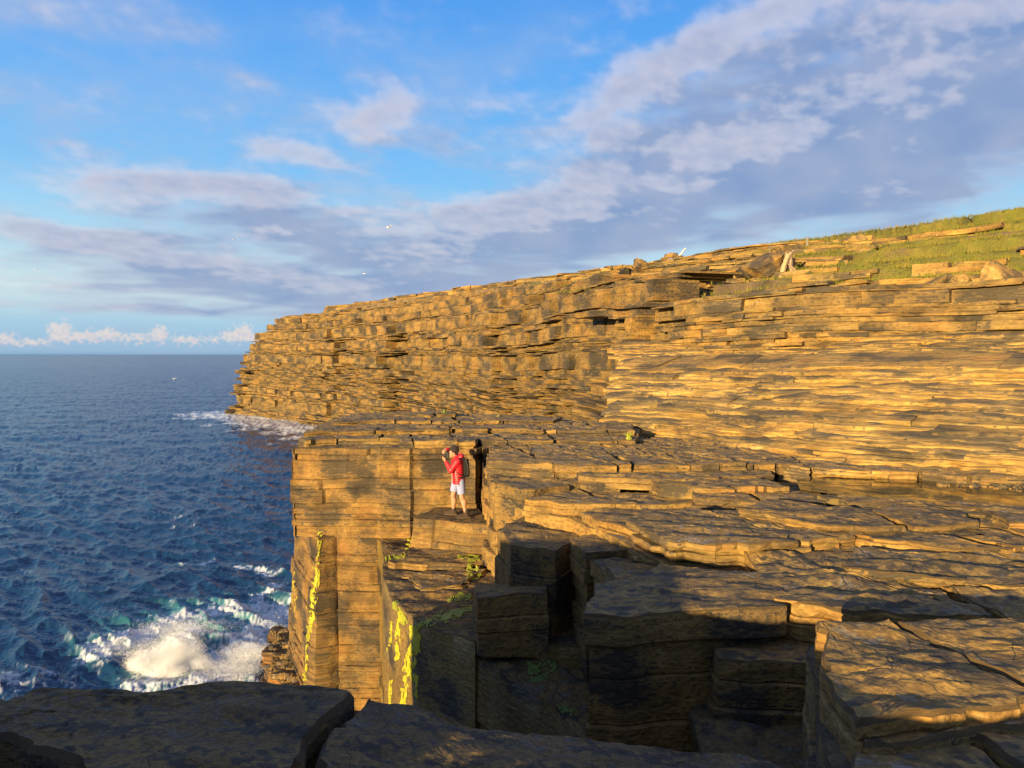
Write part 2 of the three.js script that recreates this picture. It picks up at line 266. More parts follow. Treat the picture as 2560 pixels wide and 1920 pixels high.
// a bed or block of rock: closed outline in plan, layered sides, flaked top
function slabGeometry(outline, top, bottom, o = {}) {
  const seed = o.seed ?? slabSeed++, rnd = mulberry(seed * 977 + 5), { res = 0.1, jag = 0.05, step = 0.03, lo = 0.05, hi = 0.25, amp = 0.04, batter = 0, lip = 0.018, tint = [1, 1, 1], stain = 0.5, slope = [0, 0], groove = 0.018, cracks = 0.5, topTint = null } = o;
  let area = 0; for (let i = 0; i < outline.length; i++) { const a = outline[i], b = outline[(i + 1) % outline.length]; area += a[0] * b[1] - b[0] * a[1]; }
  const pts = area > 0 ? [...outline].reverse() : outline;
  let ring = withNormals(resample(pts, res, true), true);
  // smooth normals a little so that offsets do not cross at corners
  const N = ring.length;
  const chunk = (s, k, len) => { const c = Math.floor(s / len + hash(k, seed) * 7); return hash(c, k, seed) * 2 - 1; };
  ring = withNormals(ring.map((p, i) => { const w = jag * (1.5 * fbm2(p[0] * 0.5 + seed, p[1] * 0.5, 2) + 0.9 * chunk(p[2], 1, o.facet ?? 0.9)); return [p[0] + p[3] * w, p[1] + p[4] * w, p[2]]; }), true);
  let cx = 0, cz = 0; for (const p of ring) { cx += p[0] / N; cz += p[1] / N; }
  if (o.centre) [cx, cz] = o.centre;
  const topAt = (x, z) => top + slope[0] * (x - cx) + slope[1] * (z - cz) + flakes(x, z, seed, amp);
  const H = top - bottom, beds = bedsBetween(0, H, lo, hi, rnd);         // measured down from the top
  const rows = [];                                                        // [depth below top, offset fn]
  beds.slice().reverse().forEach(([d0, d1], bi) => {
    const k = beds.length - 1 - bi, off = (rnd() * 2 - 1) * step, len = 0.5 + rnd() * 1.8, g = Math.min(groove, (d1 - d0) * 0.3);
    const at = (p) => off + step * 0.8 * chunk(p[2], k + 10, len) + step * 0.7 * fbm3(p[0] * 1.7, k * 3.3, p[1] * 1.7, 3);
    rows.push([d1, (p) => at(p) - groove, 0], [d1 - g, at, 0], [(d0 + d1) / 2, (p) => at(p) + 0.25 * step * n2(p[2] * 2, k + seed), 0]);
    if (k > 0) rows.push([d0 + g, at, 0], [d0, (p) => at(p) - groove, 0]); else rows.push([Math.max(g, lip), at, 0]);
  });
  const front = rows.length;
  let reach = 0; for (const p of ring) reach = Math.max(reach, Math.hypot(p[0] - cx, p[1] - cz));
  const nr = Math.max(5, Math.min(46, Math.round(reach / (o.topRes ?? res * 1.3))));
  for (let j = 0; j <= nr; j++) rows.push([0, null, (j / nr) ** 1.15]);
  // open vertical cracks
  const ck = []; const total = ring[N - 1][2]; for (let i = 0; i < total * cracks * 0.5; i++) ck.push([rnd() * total, 0.02 + rnd() * 0.07, rnd() * H, (0.3 + rnd()) * H * 0.7]);
  const crackAt = (s, d) => { let c = 0; for (const k of ck) { const e = Math.abs(s + 0.03 * Math.sin(d * 9 + k[0]) - k[0]); if (e < 0.6 * res + 0.015 && d > k[2] - k[3] && d < k[2] + k[3]) c = Math.max(c, k[1]); } return c; };
  const vo = hash(seed, 5) * 10, uo = hash(seed, 6) * 10;
  const geo = grid(N, rows.length, (i, j) => {
    const p = ring[i], r = rows[j];
    let x, y, z, v;
    if (r[1]) {
      const w = r[1](p) + batter * r[0] - crackAt(p[2], r[0]);
      x = p[0] + p[3] * w; z = p[1] + p[4] * w; y = top + slope[0] * (p[0] - cx) + slope[1] * (p[1] - cz) + flakes(p[0], p[1], seed, amp) * Math.exp(-r[0] / 0.12) + 0.05 * n2(p[2] * 0.25, seed + r[0] * 0.4) * Math.min(1, r[0] * 2) - r[0]; if (j === 0) y = bottom; v = -r[0];
    } else {
      const base = rows[front - 1][1](p) - lip * 0.8, ex = p[0] + p[3] * base, ez = p[1] + p[4] * base;
      x = lerp(ex, cx, r[2]); z = lerp(ez, cz, r[2]); y = topAt(x, z); v = Math.hypot(x - ex, z - ez);
    }
    const col = stainColour(x + seed, y, z, r[1] ? tint : (topTint ?? tint), stain);
    return [[x, y, z], r[1] ? [p[2] + uo, v + vo] : [x + uo, z + vo], col];
  }, true, 0.6);
  const side = (front - 1) * N * 6; geo.addGroup(0, side, 0); geo.addGroup(side, geo.index.count - side, 1);
  return geo;
}
// long straight joints: a bed is cut into several slabs with open cracks between them
function cut(poly, p, n, gap) { const out = [], side = (q) => (q[0] - p[0]) * n[0] + (q[1] - p[1]) * n[1] - gap; for (let i = 0; i < poly.length; i++) { const a = poly[i], b = poly[(i + 1) % poly.length], da = side(a), db = side(b); if (da >= 0) out.push(a); if ((da < 0) !== (db < 0)) { const t = da / (da - db); out.push([lerp(a[0], b[0], t), lerp(a[1], b[1], t)]); } } return out; }
function jointed(poly, reach, r) {
  let x0 = 1e9, x1 = -1e9; for (const p of poly) { x0 = Math.min(x0, p[0]); x1 = Math.max(x1, p[0]); }
  if (x1 - x0 < reach * 1.5) return [poly];
  const x = lerp(x0, x1, 0.3 + 0.4 * r()), a = -0.35 + (r() - 0.5) * 0.7, n = [Math.cos(a), Math.sin(a)], g = 0.008 + 0.03 * r() * r();
  let z = 0; for (const p of poly) z += p[1] / poly.length;
  const A = cut(poly, [x, z], n, g), B = cut(poly, [x, z], [-n[0], -n[1]], g);
  return A.length < 3 || B.length < 3 ? [poly] : [...jointed(A, reach, r), ...jointed(B, reach, r)];
}
function slab(name, parent, outline, topLev, botLev, mat, o) {
  const mats = [mat, mat === M.fore ? M.foreTop : M.top], r = mulberry(slabSeed * 71 + 3), pieces = o.joint ? jointed(outline, o.joint, r) : [outline];
  return pieces.map((p, i) => place(new THREE.Mesh(slabGeometry(p, EYE + topLev + (pieces.length > 1 ? (r() - 0.5) * 0.03 : 0), EYE + botLev, pieces.length > 1 ? { ...o, centre: undefined } : o), mats), name, parent))[0];
}

// one joint-bounded block of a bed in a long face
function bedBlock(at, s0, s1, y0, y1, out, depth, o, seed) {
  const rnd = mulberry(seed * 31 + 7), { res = 0.4, rough = 0.05, tint = [1, 1, 1], stain = 0.5, tilt = 0.1, warp = () => 0, chips = 0.12 } = o;
  const sd = o.coherent ? 0 : seed, L = s1 - s0, n = Math.max(2, Math.round(L / res)), rk = Math.min(4, Math.max(1, Math.round((y1 - y0) / (o.vres ?? 0.35)))), lean = (rnd() - 0.5) * 2 * tilt, bat = (rnd() - 0.5) * 0.10;
  const b = Math.min(0.022, (y1 - y0) * 0.10), prof = [[-depth, 0], [-b * 1.2, 0], [0, b]];
  for (let k = 1; k <= rk; k++) prof.push([0, lerp(b, y1 - y0 - b, k / rk)]);
  prof.push([-b * 1.4, y1 - y0], [-depth * 0.45, y1 - y0], [-depth, y1 - y0]);
  const chip = [rnd() < 0.16 ? rnd() * chips * 3 : 0, rnd() < 0.16 ? rnd() * chips * 3 : 0], rise = o.rise ?? 0, vo = rnd() * 20, uo = rnd() * 20;
  const cols = n + 3;
  return grid(cols, prof.length, (i, j) => {
    const end = i === 0 || i === cols - 1, s = s0 + L * clamp((i - 1) / n), p = at(s), f = (s - s0) / L;
    let w = out + prof[j][0], y = y0 + prof[j][1];
    if (prof[j][0] > -depth * 0.4) {
      w += lean * (f - 0.5) * Math.min(L, 3) * 0.5 + bat * prof[j][1] + rough * fbm3(p[0] * 0.9 + sd, y * (o.coherent ? 0.9 : 2.2), p[1] * 0.9, 3) * 1.6 - (f < 0.15 ? chip[0] * (1 - f / 0.15) : 0) - (f > 0.85 ? chip[1] * (f - 0.85) / 0.15 : 0);
    }
    if (end) w = Math.min(w, out - depth);
    if (j >= prof.length - 2) y += rise * depth * (j === prof.length - 1 ? 1 : 0.45);
    y += warp(s) + (j > 2 ? 0.22 : 0.08) * rough * n2(s * 1.3 + seed, y * 0.3);
    const x = p[0] + p[2] * w, z = p[1] + p[3] * w;
    const c = stainColour(x, y, z, tint, stain);
    return [[x, y, z], [s + uo + (end && prof[j][0] > -depth * 0.4 ? (i ? depth : -depth) : 0), (prof[j][0] < -b * 2 ? y + (-prof[j][0]) : y) + vo], c];
  }, false, 0.5);
}
const TINTS = [[1.0, 1.0, 1.0], [1.12, 1.06, 0.96], [0.82, 0.83, 0.85], [0.66, 0.68, 0.72], [1.18, 1.08, 0.90], [0.9, 0.92, 0.84], [1.05, 0.94, 0.80], [0.78, 0.76, 0.70]];
// many bed blocks become parts of one structure: the largest in view singly, the rest joined
function addBlocks(parent, list, mat, name, most = 280) {
  list.forEach((b) => { b.g.computeBoundingSphere(); const c = b.g.boundingSphere; b.size = c.radius / Math.max(5, c.center.distanceTo(camera.position)); });
  list.sort((a, b) => b.size - a.size);
  list.slice(0, most).forEach((b) => place(new THREE.Mesh(b.g, mat), name, parent));
  if (list.length > most) { const m = place(new THREE.Mesh(mergeGeometries(list.slice(most).map((b) => b.g)), mat), 'small_rock_courses', parent); m.userData.kind = 'stuff'; }
}

// ---------- the hillside, the bluff and the headland, laid out along (w: along the shore to the left, q: inland) ----------
const A0 = [2.75, -22.2], LEFT = [-0.69, -0.72], INL = [0.72, -0.69];
const wq = (w, q) => [A0[0] + LEFT[0] * w + INL[0] * q, A0[1] + LEFT[1] * w + INL[1] * q];
const toWQ = (x, z) => { const dx = x - A0[0], dz = z - A0[1]; return [dx * LEFT[0] + dz * LEFT[1], dx * INL[0] + dz * INL[1]]; };
const cliffLine = [[-80, 8.2], [2, 8.2], [6, 9.6], [14, 13.6], [24, 19], [39, 25.2], [56, 30], [73, 32.6], [88, 33.2], [101, 32.2], [104.5, 35], [104, 46], [98, 70], [95, 130]];
const cliffQ = (w) => { for (let i = 1; i < 10; i++) if (w <= cliffLine[i][0]) { const a = cliffLine[i - 1], b = cliffLine[i]; return lerp(a[1], b[1], (w - a[0]) / (b[0] - a[0])); } return 35; };
const bands = [[11.8, 0.35, 0.6], [14.6, 0.5, 0.55], [18, 0.45, 0.5], [22, 0.7, 0.55], [26.5, 0.45, 0.5], [31.5, 0.7, 0.6], [37.5, 0.5, 0.5], [43.5, 1.1, 0.75]];
const bandQ = (i, w) => bands[i][0] + 1.3 * n2(w * 0.05 + i * 7, i * 3.3) + 0.5 * n2(w * 0.23, i * 5.1);
function hillLevel(q, w) {       // relative to the eye
  let h = 2.15 + 0.030 * Math.max(0, q - 9);
  for (let i = 0; i < bands.length; i++) { const qi = bandQ(i, w); h += bands[i][1] * smooth(qi, qi + 0.25, q); }
  h += 0.062 * clamp(q - 11, 0, 34) + 0.012 * Math.max(0, Math.min(60, q - 46));
  h *= 1 - 0.0026 * clamp(w, 0, 110);
  h += 0.0075 * clamp(-w, 0, 40);
  return h;
}
function hitHill(px, py) { const r = sight(px, py); let prev = 20; for (let d = 22; d < 160; d += 0.15) { const k = d / -r[2], x = r[0] * k, y = r[1] * k, [w, q] = toWQ(x, -d); if (q > cliffQ(w) + 1 && y < hillLevel(q, w)) return new THREE.Vector3(x, EYE + hillLevel(q, w), -d); prev = d; } return null; }
const grassAt = (q, w) => smooth(-0.05, 0.25, fbm2(w * 0.07 + 3, q * 0.16, 4) + 0.35 * fbm2(w * 0.6, q * 0.9, 2) + 0.54 * smooth(7, -5, w - 0.42 * (q - 15)) * smooth(9.3, 11, q) + 0.4 * smooth(30, 38, q) * smooth(2, -4, w - 0.42 * (q - 15)) - 0.012 * Math.max(0, w - 0.42 * Math.max(0, q - 15)));

const hill = structure('hillside', 'grassy hillside stepping up behind the cliffs', 'hillside');
{
  const ws = []; for (let w = -75; w <= 91; w += 0.5) ws.push(w);
  const qn = 190;
  const turf = [0.105, 0.108, 0.008], straw = [0.19, 0.14, 0.02], earth = [0.145, 0.095, 0.04];
  const g = grid(ws.length, qn, (i, j) => {
    const w = ws[i], q0 = cliffQ(w) + (w > 2 ? lerp(2.2, 6.2, smooth(4, 14, w)) + 3.0 * smooth(72, 97, w) : 0.25), q = q0 + (j < 150 ? j * 0.28 : 42 + (j - 150) * 2.6), [x, z] = wq(w, q);
    const gr = grassAt(q, w), k = fbm2(x * 1.3, z * 1.3, 3);
    const lev = (j === 0 ? -1.6 : 0) + hillLevel(q, w) + 0.09 * fbm2(x * 0.8, z * 0.8, 3) + 0.05 * gr;
    let c = mix3(earth, mix3(turf, straw, clamp(0.35 + k * 0.9)), gr); const v = 1 + 0.3 * n2(x * 3, z * 3); c = c.map((a) => a * v);
    return [[x, EYE + lev, z], [x, z], c];
  });
  const soil = rockMaps(41, 0.1, 0.2, 0.2);
  const turfMat = new THREE.MeshStandardMaterial({ vertexColors: true, bumpMap: tile(soil.bump, 1 / 1.3), bumpScale: 0.09, roughness: 0.95 });
  place(new THREE.Mesh(g, turfMat), 'turf_slope', hill);
  // broken rock bands on the hill
  const list = []; let seed = 5000;
  bands.forEach(([, hgt, cover], i) => {
    const rnd = mulberry(300 + i), at = (s) => { const w = 100 - s, q = bandQ(i, w), [x, z] = wq(w, q); return [x, z, -INL[0], -INL[1]]; };
    let s = 0;
    while (s < 165) {
      const L = 1.2 + rnd() * rnd() * 7.5, w = 100 - s;
      const bare = fbm2(w * 0.09 + i * 11, i * 4.7, 3) < (i === 7 ? (w > 14 ? 0.9 : -0.9) : cover - 0.35 - (i > 5 ? 0.9 : i > 1 ? 0.22 : 0) * smooth(2, -4, w - 0.42 * (bands[i][0] - 15)));
      if (bandQ(i, w) > cliffQ(w) + (w > 10 ? 6.4 : 2.2) && w < 92 && bare) {
        const y0 = EYE + hillLevel(bandQ(i, w) - 0.1, w) - 0.12, y1 = EYE + hillLevel(bandQ(i, w) + 0.4, w) + 0.02 + rnd() * 0.1;
        let y = y0; while (y < y1 - 0.03) { let t = 0.08 + rnd() * rnd() * 0.45; if (y + t > y1 - 0.1) t = y1 - y; const sh = (rnd() - 0.5) * 0.5; list.push({ g: bedBlock(at, s + sh, s + sh + L, y, y + t, 0.08 + (rnd() - 0.5) * 0.3, 0.9, { tint: TINTS[(rnd() * 8) | 0], rough: 0.09, res: 0.45, tilt: 0.25, stain: 0.35 }, seed++) }); y += t; }
      }
      s += L;
    }
  });
  addBlocks(hill, list, M.bluff, 'rock_block', 240);
}
// grass growing on the hill
{
  const rnd = mulberry(77), blades = []; 
  for (let k = 0; k < 7; k++) { const a = k * 2.4, l = 0.5 + 0.5 * hash(k, 1), w = 0.06, dx = Math.cos(a), dz = Math.sin(a); blades.push([[dz * w, 0, -dx * w], [-dz * w, 0, dx * w], [dx * 0.45 * l, l, dz * 0.45 * l]]); }
  const g = new THREE.BufferGeometry(); g.setAttribute('position', new THREE.BufferAttribute(new Float32Array(blades.flat(2)), 3)); g.computeVertexNormals();
  const spots = [];
  for (let k = 0; k < 120000 && spots.length < 42000; k++) { const w = -40 + rnd() * 68, q = 10 + rnd() * 40; if (q < cliffQ(w) + (w > 2 ? 2.6 : 0.6)) continue; if (grassAt(q, w) < 0.35 + rnd() * 0.5) continue; const [x, z] = wq(w, q); spots.push([x, EYE + hillLevel(q, w) + 0.03, z, q]); }
  const im = new THREE.InstancedMesh(g, new THREE.MeshStandardMaterial({ color: 0xffffff, roughness: 0.9, side: THREE.DoubleSide }), spots.length), m = new THREE.Matrix4(), q = new THREE.Quaternion(), col = new THREE.Color();
  spots.forEach(([x, y, z], i) => { const s = 0.14 + rnd() * 0.2; m.compose(new THREE.Vector3(x, y, z), q.setFromAxisAngle(new THREE.Vector3(0, 1, 0), rnd() * 6.28), new THREE.Vector3(s, s * (0.5 + rnd() * 0.6), s)); im.setMatrixAt(i, m); const k = clamp(0.4 + 0.9 * fbm2(x * 0.5, z * 0.5, 3) + (rnd() - 0.5) * 0.4), c = mix3([0.10, 0.112, 0.006], [0.21, 0.155, 0.02], k); im.setColorAt(i, col.setRGB(...c)); });
  tag(place(im, 'hill_grass'), 'short green and straw coloured grass on the hillside', 'grass', null, 'stuff');
}
// the headland: a sheer wall of bedded flagstone above the sea
const headland = structure('headland_cliff', 'sheer layered ochre headland cliff rising from the sea', 'cliff');
{
  const path = []; for (let i = cliffLine.length - 1; i >= 2; i--) path.push(wq(cliffLine[i][0], cliffLine[i][1]));
  const rs = withNormals(resample(path, 0.5, false), false), total = rs[rs.length - 1][2];
  const sm = rs.map((p, i) => { let nx = 0, nz = 0; for (let k = -5; k <= 5; k++) { const q = rs[clamp(i + k, 0, rs.length - 1)]; nx += q[3]; nz += q[4]; } const l = Math.hypot(nx, nz); return [p[0], p[1], p[2], nx / l, nz / l]; });
  // joint planes that run the height of the cliff
  const rnd = mulberry(901), knots = [[0, 0]]; { let s = 0, o = 0; while (s < total) { s += 3 + rnd() * 10; const n = (rnd() - 0.5) * 2.0; knots.push([s, o], [s + 0.25, n]); o = n + (rnd() - 0.5) * 0.7; s += 0.25; } }
  const joint = (s) => { let k = 1; while (k < knots.length - 1 && knots[k][0] < s) k++; const a = knots[k - 1], b = knots[k]; return lerp(a[1], b[1], clamp((s - a[0]) / Math.max(0.01, b[0] - a[0]))); };
  const at = (s) => { const f = clamp(s / total * (sm.length - 1), 0, sm.length - 1.001), i = f | 0, t = f - i, a = sm[i], b = sm[i + 1], nx = lerp(a[3], b[3], t), nz = lerp(a[4], b[4], t), l = Math.hypot(nx, nz); return [lerp(a[0], b[0], t), lerp(a[1], b[1], t), nx / l, nz / l]; };
  const topLev = (s) => { const [x, z] = at(s), [w, q] = toWQ(x, z); return hillLevel(q + 6.4, Math.min(w, 102)); };
  const setback = (lev, s) => { const tip = smooth(total * 0.62, total * 0.42, s); return (lev < -5 ? 0 : 0.05 * (lev + 5)) + Math.max(0, lev - 2.1) * 1.15 + (lev > -5.6 ? 0.5 : 0) + tip * (Math.max(0, lev + 4) * 0.3) - (lev < -8.4 ? 0.7 : 0); };
  const warp = (s) => 0.3 * n2(s * 0.045, 3.3) + 0.05 * n2(s * 0.3, 1.7);
  const list = []; let seed = 100, lev = -11.2;
  while (lev < 7) {
    const massive = rnd() < 0.15, thick = massive ? 0.5 + rnd() * 0.6 : 0.06 + rnd() * rnd() * 0.34, y1 = lev + thick;
    const bedOut = (rnd() - 0.5) * (massive ? 0.06 : 0.09), bt = TINTS[(rnd() * 8) | 0];
    let s = total * 0.24;
    while (s < total) {
      const L = massive ? 1.8 + rnd() * rnd() * 9 : 2.4 + rnd() * rnd() * 15;
      const t = topLev(s + L / 2);
      if (lev < t - 0.1 && !(s < total * 0.485 && lev > 0.5) && !(rnd() < 0.025 && lev > -6 && L < 2.5)) {
        const out = joint(s + L / 2) * clamp(1 - Math.max(0, lev - 1) * 0.25) + bedOut + 0.18 * n2(s * 0.2, lev * 0.3) + (rnd() - 0.5) * 0.06 - setback(lev, s) - (rnd() < 0.05 ? 0.6 : 0) + (rnd() < 0.07 ? 0.3 * rnd() : 0);
        const area = 0.5 + 0.5 * fbm2(s * 0.1 + 4, lev * 0.22, 3), big = mix3([0.62, 0.62, 0.60], [1.08, 1.0, 0.86], clamp(area * 1.3 - 0.1)), tt = mix3(mix3(big, bt, 0.35), TINTS[(rnd() * 8) | 0], massive ? 0.2 : 0.1);
        list.push({ g: bedBlock(at, s, Math.min(total, s + L), EYE + lev, EYE + Math.min(y1, t), out, 1.6 + Math.max(0, lev - 1) * 0.5, { tint: tt.map((c) => c * 0.84), rough: 0.11, coherent: true, res: 0.6, tilt: 0.03, warp, stain: 0.75, vres: 0.3 }, seed++) });
      }
      s += L;
    }
    lev = y1;
  }
  addBlocks(headland, list, M.far, 'rock_block', 290);
  const core = grid(150, 14, (i, j) => { const s = total * (0.51 + 0.49 * i / 149), p = at(s), lv = lerp(-11.2, topLev(s) - 0.3, j / 13), w = -1.1 - setback(lv, s); return [[p[0] + p[2] * w, EYE + lv, p[1] + p[3] * w], [s, lv], [0.5, 0.5, 0.5]]; });
  place(new THREE.Mesh(core, M.far), 'cliff_core', headland);
}
// the bright bluff behind the rock pool, thin beds stepping back, and the dark wall over it
const bluff = structure('bluff', 'bright yellow bluff of thin stepped beds behind the rock pool', 'bluff');
{
  const rnd = mulberry(1201), list = []; let seed = 9000, lev = -3.0;
  const qAt = (lev) => lev < -2.35 ? 0 : lev < -0.5 ? lerp(0, 3.6, (lev + 2.35) / 1.85) : lerp(3.6, 8.0, clamp((lev + 0.5) / 0.9));
  while (lev < 0.42) {
    const thick = 0.035 + rnd() * rnd() * 0.15, q = qAt(lev + thick / 2), at = (s) => { const w = 8 - s, qq = q + 0.9 * n2(w * 0.06, 2.2) + 0.5 * n2(w * 0.19, lev * 0.25), [x, z] = wq(w, qq); return [x, z, -INL[0], -INL[1]]; };
    let s = 8 - (0.62 * q + 0.2 + 0.5 * rnd());
    const tt = TINTS[(rnd() * 8) | 0];
    while (s < 40) { const L = 1.5 + rnd() * rnd() * 12, tint = mix3(mix3([1.12, 1.1, 1.0], tt, 0.2), TINTS[(rnd() * 8) | 0], 0.06), k = 1.1 * (0.85 + 0.3 * (0.5 + fbm2(s * 0.12, lev, 2))); list.push({ g: bedBlock(at, s, s + L, EYE + lev - 0.05, EYE + lev + thick, (rnd() - 0.5) * 0.16, 1.6, { rise: lev < -0.5 ? 0.24 : 0.11, coherent: true, tint: tint.map((c) => c * k), rough: 0.14, res: 0.25, tilt: 0.05, stain: 0.65, warp: (s) => 0.10 * n2(s * 0.12, 7) + 0.006 * (s - 8), vres: 0.12, chips: 0.3 }, seed++) }); s += L; }
    lev += thick;
  }
  addBlocks(bluff, list, M.bluff, 'rock_bed', 280);
}
const darkWall = structure('upper_cliff', 'weathered brown cliff band above the yellow bluff', 'cliff');
{
  const rnd = mulberry(1501), list = []; let seed = 14000, lev = 0.0;
  const knots = []; { let s = -5; while (s < 75) { knots.push([s, (rnd() - 0.5) * 0.7]); s += 2 + rnd() * 5; } }
  const joint = (s) => { let k = 1; while (k < knots.length - 1 && knots[k][0] < s) k++; return knots[k - 1][1]; };
  while (lev < 2.35) {
    const thick = rnd() < 0.22 ? 0.25 + rnd() * 0.3 : 0.05 + rnd() * 0.14, bo = (rnd() - 0.5) * 0.16, at = (s) => { const w = 9 - s, q = cliffQ(w) + 0.8 * n2(w * 0.07, 9.1), [x, z] = wq(w, q); return [x, z, -INL[0], -INL[1]]; };
    let s = 0; const tt = TINTS[(rnd() * 8) | 0];
    while (s < 55) { const L = 0.9 + rnd() * rnd() * 7; if (lev < hillLevel(cliffQ(9 - s) + 0.3, 9 - s)) list.push({ g: bedBlock(at, s, s + L, EYE + lev, EYE + lev + thick, joint(s + L / 2) + bo + (rnd() - 0.5) * 0.12 - lev * 0.12, 1.6, { tint: mix3(mix3([0.74, 0.72, 0.68], tt, 0.3), TINTS[(rnd() * 8) | 0], 0.2), rough: 0.12, coherent: true, res: 0.3, tilt: 0.06, stain: 0.7, warp: (s) => 0.12 * n2(s * 0.09, 5), vres: 0.2 }, seed++) }); s += L; }
    lev += thick;
  }
  addBlocks(darkWall, list, M.bluff, 'rock_block', 280);
}

// ---------- the rock bench in front ----------
const bench = structure('rock_bench', 'flat flagstone bench with a sheer seaward wall', 'rock bench');
const GREYT = [0.62, 0.66, 0.72], DIM = [0.78, 0.77, 0.74], WARM = [0.90, 0.86, 0.78];
const T = (o) => ({ res: 0.09, jag: 0.045, amp: 0.042, step: 0.035, stain: 0.55, tint: WARM, topTint: [0.88, 0.86, 0.84], ...o });
// the wall with the ledge, and everything under it
slab('bench_wall', bench, [[-6.3, -26.6], [-5.82, -19.3], [-3.2, -19.2], [-0.93, -19.12], [-0.87, -19.9], [-0.74, -19.15], [0.2, -19.1], [3.4, -18.6], [4.2, -24], [1.8, -25.2], [-2.5, -26.8]], -2.42, -4.75, M.ledge, T({ tint: [0.78, 0.7, 0.58], stain: 0.8, lo: 0.12, hi: 0.6, step: 0.05, res: 0.08, cracks: 0.9, jag: 0.06, groove: 0.022, topRes: 0.16, centre: [-0.8, -22.3] }));
slab('bench_slab', bench, [[-6.1, -26.2], [-5.75, -20.0], [-5.4, -19.5], [-4.7, -19.8], [-3.0, -20.2], [-2.9, -19.35], [-1.0, -19.25], [-0.9, -20.0], [-0.75, -19.35], [0.2, -19.4], [3.2, -19.4], [4, -23], [1.8, -24.9], [-2.5, -26.4]], -2.24, -2.44, M.ledge, T({ joint: 1.5, lo: 0.05, hi: 0.14, topRes: 0.14, centre: [-0.8, -22.6] }));
slab('bench_slab', bench, [[-6.0, -26.0], [-5.7, -20.3], [-4.9, -20.6], [-2.2, -21.0], [-0.6, -21.3], [1.5, -21.0], [3.4, -20.8], [3.6, -22.6], [1.8, -24.6], [-2.5, -26.2]], -2.12, -2.25, M.ledge, T({ joint: 1.5, lo: 0.04, hi: 0.1, topRes: 0.14, jag: 0.08 }));
slab('bench_slab', bench, [[-5.7, -25.8], [-5.4, -22.4], [-3.2, -22.9], [-1, -22.6], [1.2, -23.0], [1.6, -24.2], [-2.5, -25.9]], -2.02, -2.13, M.ledge, T({ joint: 1.5, lo: 0.04, hi: 0.1, jag: 0.1 }));
slab('bench_slab', bench, [[-4.3, -24.6], [-2.6, -23.9], [-1.8, -24.2], [-2.2, -25.2], [-4.0, -25.4]], -1.92, -2.03, M.ledge, T({ joint: 1.5, lo: 0.04, hi: 0.1, jag: 0.1 }));
// sea buttress below the wall, leaning out to the left, and the recessed face beside it
slab('buttress', bench, [[-7.2, -26.5], [-6.5, -22.2], [-5.0, -19.08], [-4.6, -19.38], [-3.4, -19.4], [-3.3, -26]], -4.72, -10.2, M.ledge, T({ batter: 0.07, facet: 3, jag: 0.04, lo: 0.1, hi: 0.55, tint: [0.66, 0.59, 0.48], step: 0.05, res: 0.1, cracks: 0.3, stain: 0.7 }));
slab('wall_base_rock', bench, [[-7.9, -24.5], [-7.1, -21.4], [-6.1, -19.9], [-5.3, -20.4], [-6, -24]], -9.05, -10.5, M.ledge, T({ batter: 0.25, jag: 0.15, tint: [0.8, 0.58, 0.38], amp: 0.12, stain: 0.3 }));
// standing ledge and the platform under it
slab('standing_ledge', bench, [[-2.35, -17.95], [-2.0, -19.3], [-0.9, -19.5], [-0.45, -17.3], [-0.92, -17.42], [-1.85, -17.75]], -3.96, -4.85, M.ledge, T({ batter: 0.22, lo: 0.15, hi: 0.5, tint: [0.66, 0.62, 0.55], topTint: [0.56, 0.54, 0.52], amp: 0.02, res: 0.06 }));  // ledge top tinted darker than its sides: shade put into the colour
slab('lower_platform', bench, [[-3.7, -19.6], [-3.35, -19.0], [-2.98, -17.3], [-2.85, -16.0], [-2.3, -14.3], [-1.66, -13.15], [-0.62, -12.25], [-0.3, -12.6], [0.6, -12.0], [4, -12], [4, -17], [0, -19.6]], -4.78, -10.2, M.slick, T({ lo: 0.5, hi: 2.2, step: 0.025, tint: GREYT, topTint: [0.6, 0.57, 0.52], amp: 0.06, jag: 0.03, facet: 2.5, groove: 0.01, cracks: 0.15, res: 0.11, topRes: 0.14, centre: [0.6, -15.2], stain: 0.4 }));
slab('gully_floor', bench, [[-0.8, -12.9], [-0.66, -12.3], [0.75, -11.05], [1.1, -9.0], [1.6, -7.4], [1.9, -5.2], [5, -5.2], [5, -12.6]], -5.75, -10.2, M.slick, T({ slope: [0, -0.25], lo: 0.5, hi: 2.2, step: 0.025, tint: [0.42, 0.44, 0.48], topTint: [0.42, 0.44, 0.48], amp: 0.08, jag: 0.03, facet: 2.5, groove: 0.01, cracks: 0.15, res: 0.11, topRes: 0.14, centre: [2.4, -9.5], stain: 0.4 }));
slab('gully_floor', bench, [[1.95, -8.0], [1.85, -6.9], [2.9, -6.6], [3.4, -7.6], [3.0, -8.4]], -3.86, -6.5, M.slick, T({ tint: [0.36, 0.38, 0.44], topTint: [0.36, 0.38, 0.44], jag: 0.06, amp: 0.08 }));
slab('platform_layer', bench, [[-2.85, -17.6], [-2.6, -16.6], [-1.9, -16.2], [-0.7, -16.5], [-0.5, -17.6]], -4.62, -4.8, M.ledge, T({ lo: 0.05, hi: 0.1, jag: 0.12 }));
slab('platform_layer', bench, [[-2.3, -15.9], [-1.8, -14.9], [-0.8, -15.2], [-0.5, -16.2], [-1.2, -16.3]], -4.70, -4.82, M.ledge, T({ lo: 0.04, hi: 0.08, jag: 0.12 }));
